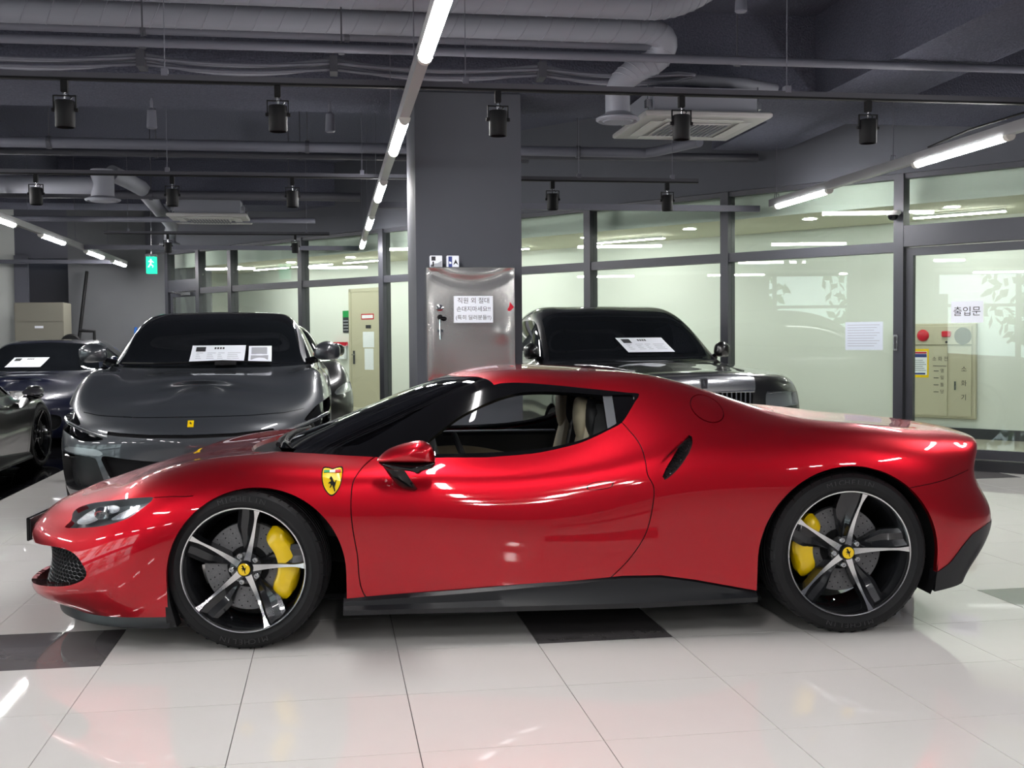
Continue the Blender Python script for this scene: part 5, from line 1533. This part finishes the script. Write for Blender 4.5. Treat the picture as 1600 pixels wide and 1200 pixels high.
# beige cabinet and clutter at the back left
r = thing('beige_cabinet', 'beige metal cabinet standing against the back wall at far left', 'cabinet', (-4.93, 20.9, 0))
MB().box((-.40, -.30, 0), (.40, .30, 2.0), bev=.01).build('carcass', 'beige_dark', r)
MB().box((-.39, -.315, .02), (.39, -.30, 1.66)).build('door', 'beige_dark', r)
MB().box((-.39, -.315, 1.68), (.39, -.30, 1.985)).build('drawer', 'beige_dark', r)
MB().box((-.07, -.322, 1.56), (.07, -.315, 1.60)).build('name_plate', 'paper', r)
o = MB().tube([(-4.42, 21.5, 0), (-4.5, 21.4, 1.0), (-4.36, 21.75, 2.6)], .03, 8).build('leaning_pole', 'track_black'); tag(o, 'dark pole leaning on the wall beside the beige cabinet', 'pole')
r = thing('black_trolley', 'small black wheeled machine right of the beige cabinet', 'machine', (-4.18, 20.75, 0))
MB().box((-.26, -.2, .25), (.26, .2, 1.25), bev=.06).build('trolley_body', 'satin_black', r)
MB().lathe([(.06, -.03), (.16, -.04), (.18, 0), (.16, .04), (.06, .03)], 24).build('trolley_wheel', 'rubber', r, xf=Matrix.Translation((-.22, -.24, 1.28)))
MB().lathe([(.06, -.03), (.20, -.04), (.22, 0), (.20, .04), (.06, .03)], 24).build('trolley_wheel', 'rubber', r, xf=Matrix.Translation((.1, -.24, .22)))
MB().tube([(.1, .1, 1.2), (.1, .1, 1.5), (-.15, .1, 1.52)], .03, 8).build('trolley_handle', 'satin_black', r)
r = thing('mop', 'mop handle with blue tip leaning on the grey wall', 'mop', (-3.62, 21.6, 0))
MB().tube([(0, 0, 0), (.05, .30, 1.38)], .02, 8).build('mop_handle', 'white_paint', r)
MB().tube([(.05, .30, 1.38), (.062, .355, 1.58)], .026, 8).build('mop_grip', 'blue_plastic', r)
MB().box((-.15, -.06, 0), (.15, .06, .06)).build('mop_head', 'white_paint', r)

# ------------------------------------------------------------------ lobby fittings
def W(s, off, z): return WM @ Vector((s, off, z))
wrz = math.atan2(WT.y, WT.x)
def wthing(name, label, cat, s, off, z, group=None): return thing(name, label, cat, W(s, off, z), wrz, group)
for s_, lab in ((9.2, 'above the glass door'), (7.55, 'over the big pane with the faded sheet'), (5.9, 'above the right half of the black limousine'), (4.25, 'above the left half of the black limousine'), (2.6, 'closest to the right edge of the column'), (.95, 'closest to the left edge of the column'), (-.7, 'above the beige lobby door'), (-2.3, 'above the roof of the dark grey car'), (-3.9, 'nearest the green exit sign')):
    r = wthing('downlight', 'round lobby downlight behind the glass, '+lab, 'ceiling light', s_, 1.0, 2.678, 'lobby downlights')
    MB().lathe([(.095, 0), (.095, -.006), (.082, -.008), (.082, 0)], 28, axis='z').build('downlight_ring', 'white_paint', r)
    MB().lathe([(.081, -.004), (0, -.004)], 28, axis='z').build('downlight_disc', 'lobby_tube', r)
for k, (a, b, off, lab) in enumerate(((8.6, 9.6, 1.45, 'linear lobby lamp above the exit door sheet'), (4.0, 5.2, 1.45, 'linear lobby lamp right of the column'), (1.8, 2.8, 1.45, 'linear lobby lamp beside the column'), (-1.4, -.3, 1.45, 'linear lobby lamp above the beige lobby door'), (-4.0, -3.0, 1.45, 'linear lobby lamp at far left of the glass wall'), (-2.85, -1.75, 1.45, 'added linear fill lamp brightening the lobby above the windscreen of the dark grey car'), (.25, 1.3, 1.45, 'added linear fill lamp brightening the lobby just left of the column'), (11, 12, 1.45, 'linear lobby lamp beyond the right picture edge'))):  # lamps over the grey car and just left of the column added for brightness
    r = wthing('linear_lamp', lab, 'ceiling light', a, off, 2.625, 'linear lobby lamps')
    MB().box((0, -.03, .012), (b-a, .03, .04)).build('lamp_body', 'white_paint', r)
    MB().box((0, -.026, .0), (b-a, .026, .012)).build('lamp_tube', 'lobby_line', r)

# hydrant cabinet
r = wthing('hydrant_cabinet', 'beige fire hydrant cabinet with red bell and Korean lettering in the lobby', 'cabinet', 8.05, 2.24, .33)
MB().box((0, -.06, 0), (.98, .0, 1.12), bev=.008).build('cabinet_frame', 'beige_metal', r)
dl = MB().m(0).box((.03, -.075, .03), (.66, -.06, .85)).build('hydrant_door', 'beige_metal', r)
dr = MB().m(0).box((.69, -.075, .03), (.94, -.06, .85)).build('extinguisher_door', 'beige_metal', r)
MB().box((.03, -.075, .87), (.94, -.06, 1.09), bev=.004).build('bell_panel', 'beige_metal', r)
MB().lathe([(.07, .075), (.07, .09), (.055, .105), (.02, .11), (0, .11)], 28).build('alarm_bell', 'signal_red', r, smooth=True, xf=Matrix.Translation((.37, 0, .98)))
MB().box((.60, -.10, .96), (.70, -.075, 1.03), bev=.008).build('alarm_lamp', 'signal_red', r)
MB().tube([(.65, -.075, .90), (.65, -.083, .90)], .014, 10).build('phone_jack', 'ink', r)
MB().lathe([(.10, .0755), (.10, .078), (0, .078)], 28).build('speaker_grille', 'beige_dark', r, xf=Matrix.Translation((.84, 0, .97)))
s = MB().m(0).box((.18, -.078, .48), (.44, -.075, .82)).m(1).box((.20, -.079, .51), (.42, -.078, .79)).m(2).box((.205, -.080, .72), (.415, -.079, .76)).m(3).box((.205, -.080, .765), (.415, -.079, .785)).m(2).box((.27, -.080, .515), (.40, -.079, .535))
for k in range(6): s.m(4).box((.21, -.080, .56+.024*k), (.41-.02*(k % 3), -.079, .568+.024*k))
s.build('instruction_sticker', ['yellow', 'paper', 'packet_blue', 'signal_red', 'grey_ink'], dl)
tx = MB()
def wt(txt, x, z, size): add_text(tx, txt, size, Matrix.Translation((x, -.0765, z)) @ Matrix.Rotation(math.pi/2, 4, 'X'))
wt('소 화 전', .575, .70, .058)
for k in range(4): tx.box((.50, -.0768, .555-.082*k), (.56, -.0762, .563-.082*k)); wt('열밀돌당'[k], .60, .56-.082*k, .05)
tx.box((.49, -.0768, .615), (.65, -.0762, .622))
tx.build('lettering', 'ink', dl)
tx = MB()
for k, ch in enumerate('소화기'): wt(ch, .855, .58-.165*k, .075)
tx.build('lettering', 'ink', dr)
MB().box((.10, -.085, .30), (.12, -.075, .40)).build('latch', 'silver', dl)
MB().box((.745, -.085, .34), (.765, -.075, .44)).build('latch', 'silver', dr)

# lobby door with papers, red box, notice board
r = wthing('lobby_door', 'beige steel door in the lobby wall with pinned papers', 'door', -2.15, 2.24, .1)
MB().box((-.06, -.04, 0), (0, 0, 2.14)).box((.90, -.04, 0), (.96, 0, 2.14)).box((-.06, -.04, 2.08), (.96, 0, 2.14)).build('door_frame', 'beige_metal', r)
lf = MB().box((0, -.03, 0), (.90, -.005, 2.08)).build('door_leaf', 'beige_metal', r)
MB().box((.28, -.034, 1.58), (.62, -.03, 1.68)).build('warning_plate', 'signal_red', lf)
MB().box((.30, -.035, 1.60), (.60, -.034, 1.66)).build('warning_text', 'paper', lf)
MB().box((.40, -.034, 1.42), (.54, -.03, 1.48)).build('peephole_plate', 'ink', lf)
MB().box((.32, -.034, 1.08), (.62, -.031, 1.36)).build('paper_sheet', 'paper', lf)
MB().box((.36, -.034, .68), (.60, -.031, 1.06)).build('paper_sheet', 'paper', lf)
MB().tube([(.07, -.03, .95), (.07, -.08, .95), (.16, -.08, .95)], .012, 8).box((.045, -.04, .78), (.10, -.03, 1.02)).build('door_handle', 'silver', lf)
r = wthing('alarm_box', 'small red-topped alarm box on the lobby wall left of the door', 'box', -2.62, 2.23, 1.05)
MB().box((0, -.06, .16), (.34, 0, .23)).build('box_top', 'signal_red', r)
MB().box((.10, -.05, -.08), (.30, 0, .16)).build('box_body', 'paper', r)
MB().box((.13, -.055, -.02), (.22, -.05, .12)).build('box_label', 'yellow', r)
r = wthing('notice_board', 'small dark notice board with green heading beside the lobby door', 'notice', -2.42, 2.25, 1.45)
MB().box((0, -.015, 0), (.17, 0, .36)).build('board', 'frame_dark', r)
MB().box((0, -.016, .28), (.17, -.0005, .40)).build('board_heading', 'exit_paint_green', r)
for k in range(4): MB().box((.02, -.019, .04+.055*k), (.15, -.015, .06+.055*k)).build('board_line', 'grey_ink', r)

# sheets on the glass
b = MB(); b.m(0).box((-.155, -.0006, -.105), (.155, .0006, .105)); b.m(1)
add_text(b, '출입문', .098, Matrix.Translation((0, -.0015, 0)) @ Matrix.Rotation(math.pi/2, 4, 'X'))
o = b.build('door_sheet', ['paper', 'ink']); o.location = W(9.745, -.012, 1.535); o.rotation_euler = (0, 0, wrz)
tag(o, 'white sheet on the glass door lettered with the Korean word for doorway', 'notice')
b = MB(); b.m(0).box((-.205, -.0006, -.145), (.205, .0006, .145))
for k in range(9):
    b.m(1).box((-.18, -.0013, .11-.027*k), (.17-.03*(k % 3), -.0007, .116-.027*k))
o = b.build('faded_sheet', ['paper_faded', 'grey_ink']); o.location = W(8.69, -.012, 1.31); o.rotation_euler = (0, 0, wrz)
tag(o, 'faded bluish printed sheet taped to the big glass pane left of the door', 'notice')
# keypad and cameras
r = wthing('keypad', 'slim dark keypad on the frame left of the glass door', 'keypad', 9.06, -.077, 1.16)
MB().box((-.022, -.016, 0), (.022, 0, .16), bev=.008).build('keypad_body', 'silver', r)
MB().box((-.013, -.018, .02), (.013, -.015, .14)).build('keypad_face', 'ink', r)
def camera_dome(label, x, y, z, rz):
    r = thing('security_camera', label, 'camera', (x, y, z), rz)
    MB().lathe([(0, .05), (.075, .05), (.08, .03), (.06, .012), (0, .012)], 24, axis='z').build('camera_base', 'white_paint', r, smooth=True)
    MB().lathe([(.052, .012), (.048, -.015), (.03, -.035), (0, -.042)], 24, axis='z').build('camera_dome', 'gloss_black', r, smooth=True)
    MB().box((-.012, 0, .05), (.012, .012, .06)).tube([(0, .0, .05), (0, .10, .06)], .012, 6).build('camera_bracket', 'white_paint', r)
p = W(9.06, -.16, 2.50); camera_dome('white dome camera on the post beside the glass door', p.x, p.y, p.z, wrz)
p = W(10.38, .9, 2.60); camera_dome('white dome camera on the lobby ceiling at the right edge', p.x, p.y, p.z, wrz)
# cable from the track to the right line light
o = MB().tube([(4.55, 6.72, 2.79), (4.50, 6.9, 2.76), (4.54, 7.6, 2.78), (4.60, 8.3, 2.768)], .008, 6).build('power_cord', 'track_black'); tag(o, 'black power cord hanging from the track to the right line light', 'cord')

# street outside the left-hand windows, seen only in reflections
tag(MB().box((-40, -25, -.25), (-13.2, 30, -.05)).build('floor_street', 'asphalt'), kind='structure')
for k in range(5):
    x, y = -19-2*(k % 2), -9+4.5*k
    r = thing('street_tree', 'leafy street tree outside the left-hand windows, '+('nearest the front corner', 'second from the front corner', 'in the middle of the row', 'fourth from the front corner', 'last of the row')[k], 'tree', (x, y, -.05), group='street trees')
    MB().tube([(0, 0, 0), (.1, 0, 1.2), (0, .1, 2.6)], [.14, .11, .08], 8).build('trunk', 'bark', r)
    b = MB()
    for q in range(260):
        a, bb, rr = random.random()*6.28, random.random()*math.pi, 1.5*random.random()**.33
        c = Vector((rr*math.cos(a)*math.sin(bb), rr*math.sin(a)*math.sin(bb), 2.7+1.1*rr*math.cos(bb)))
        u = Vector((random.uniform(-1, 1), random.uniform(-1, 1), random.uniform(-1, 1))).normalized()*.22; w = u.orthogonal().normalized()*.14
        b.add([c-u, c+w, c+u, c-w], [(0, 1, 2, 3)])
    tag(b.build('foliage', 'leaf', r), kind='stuff')
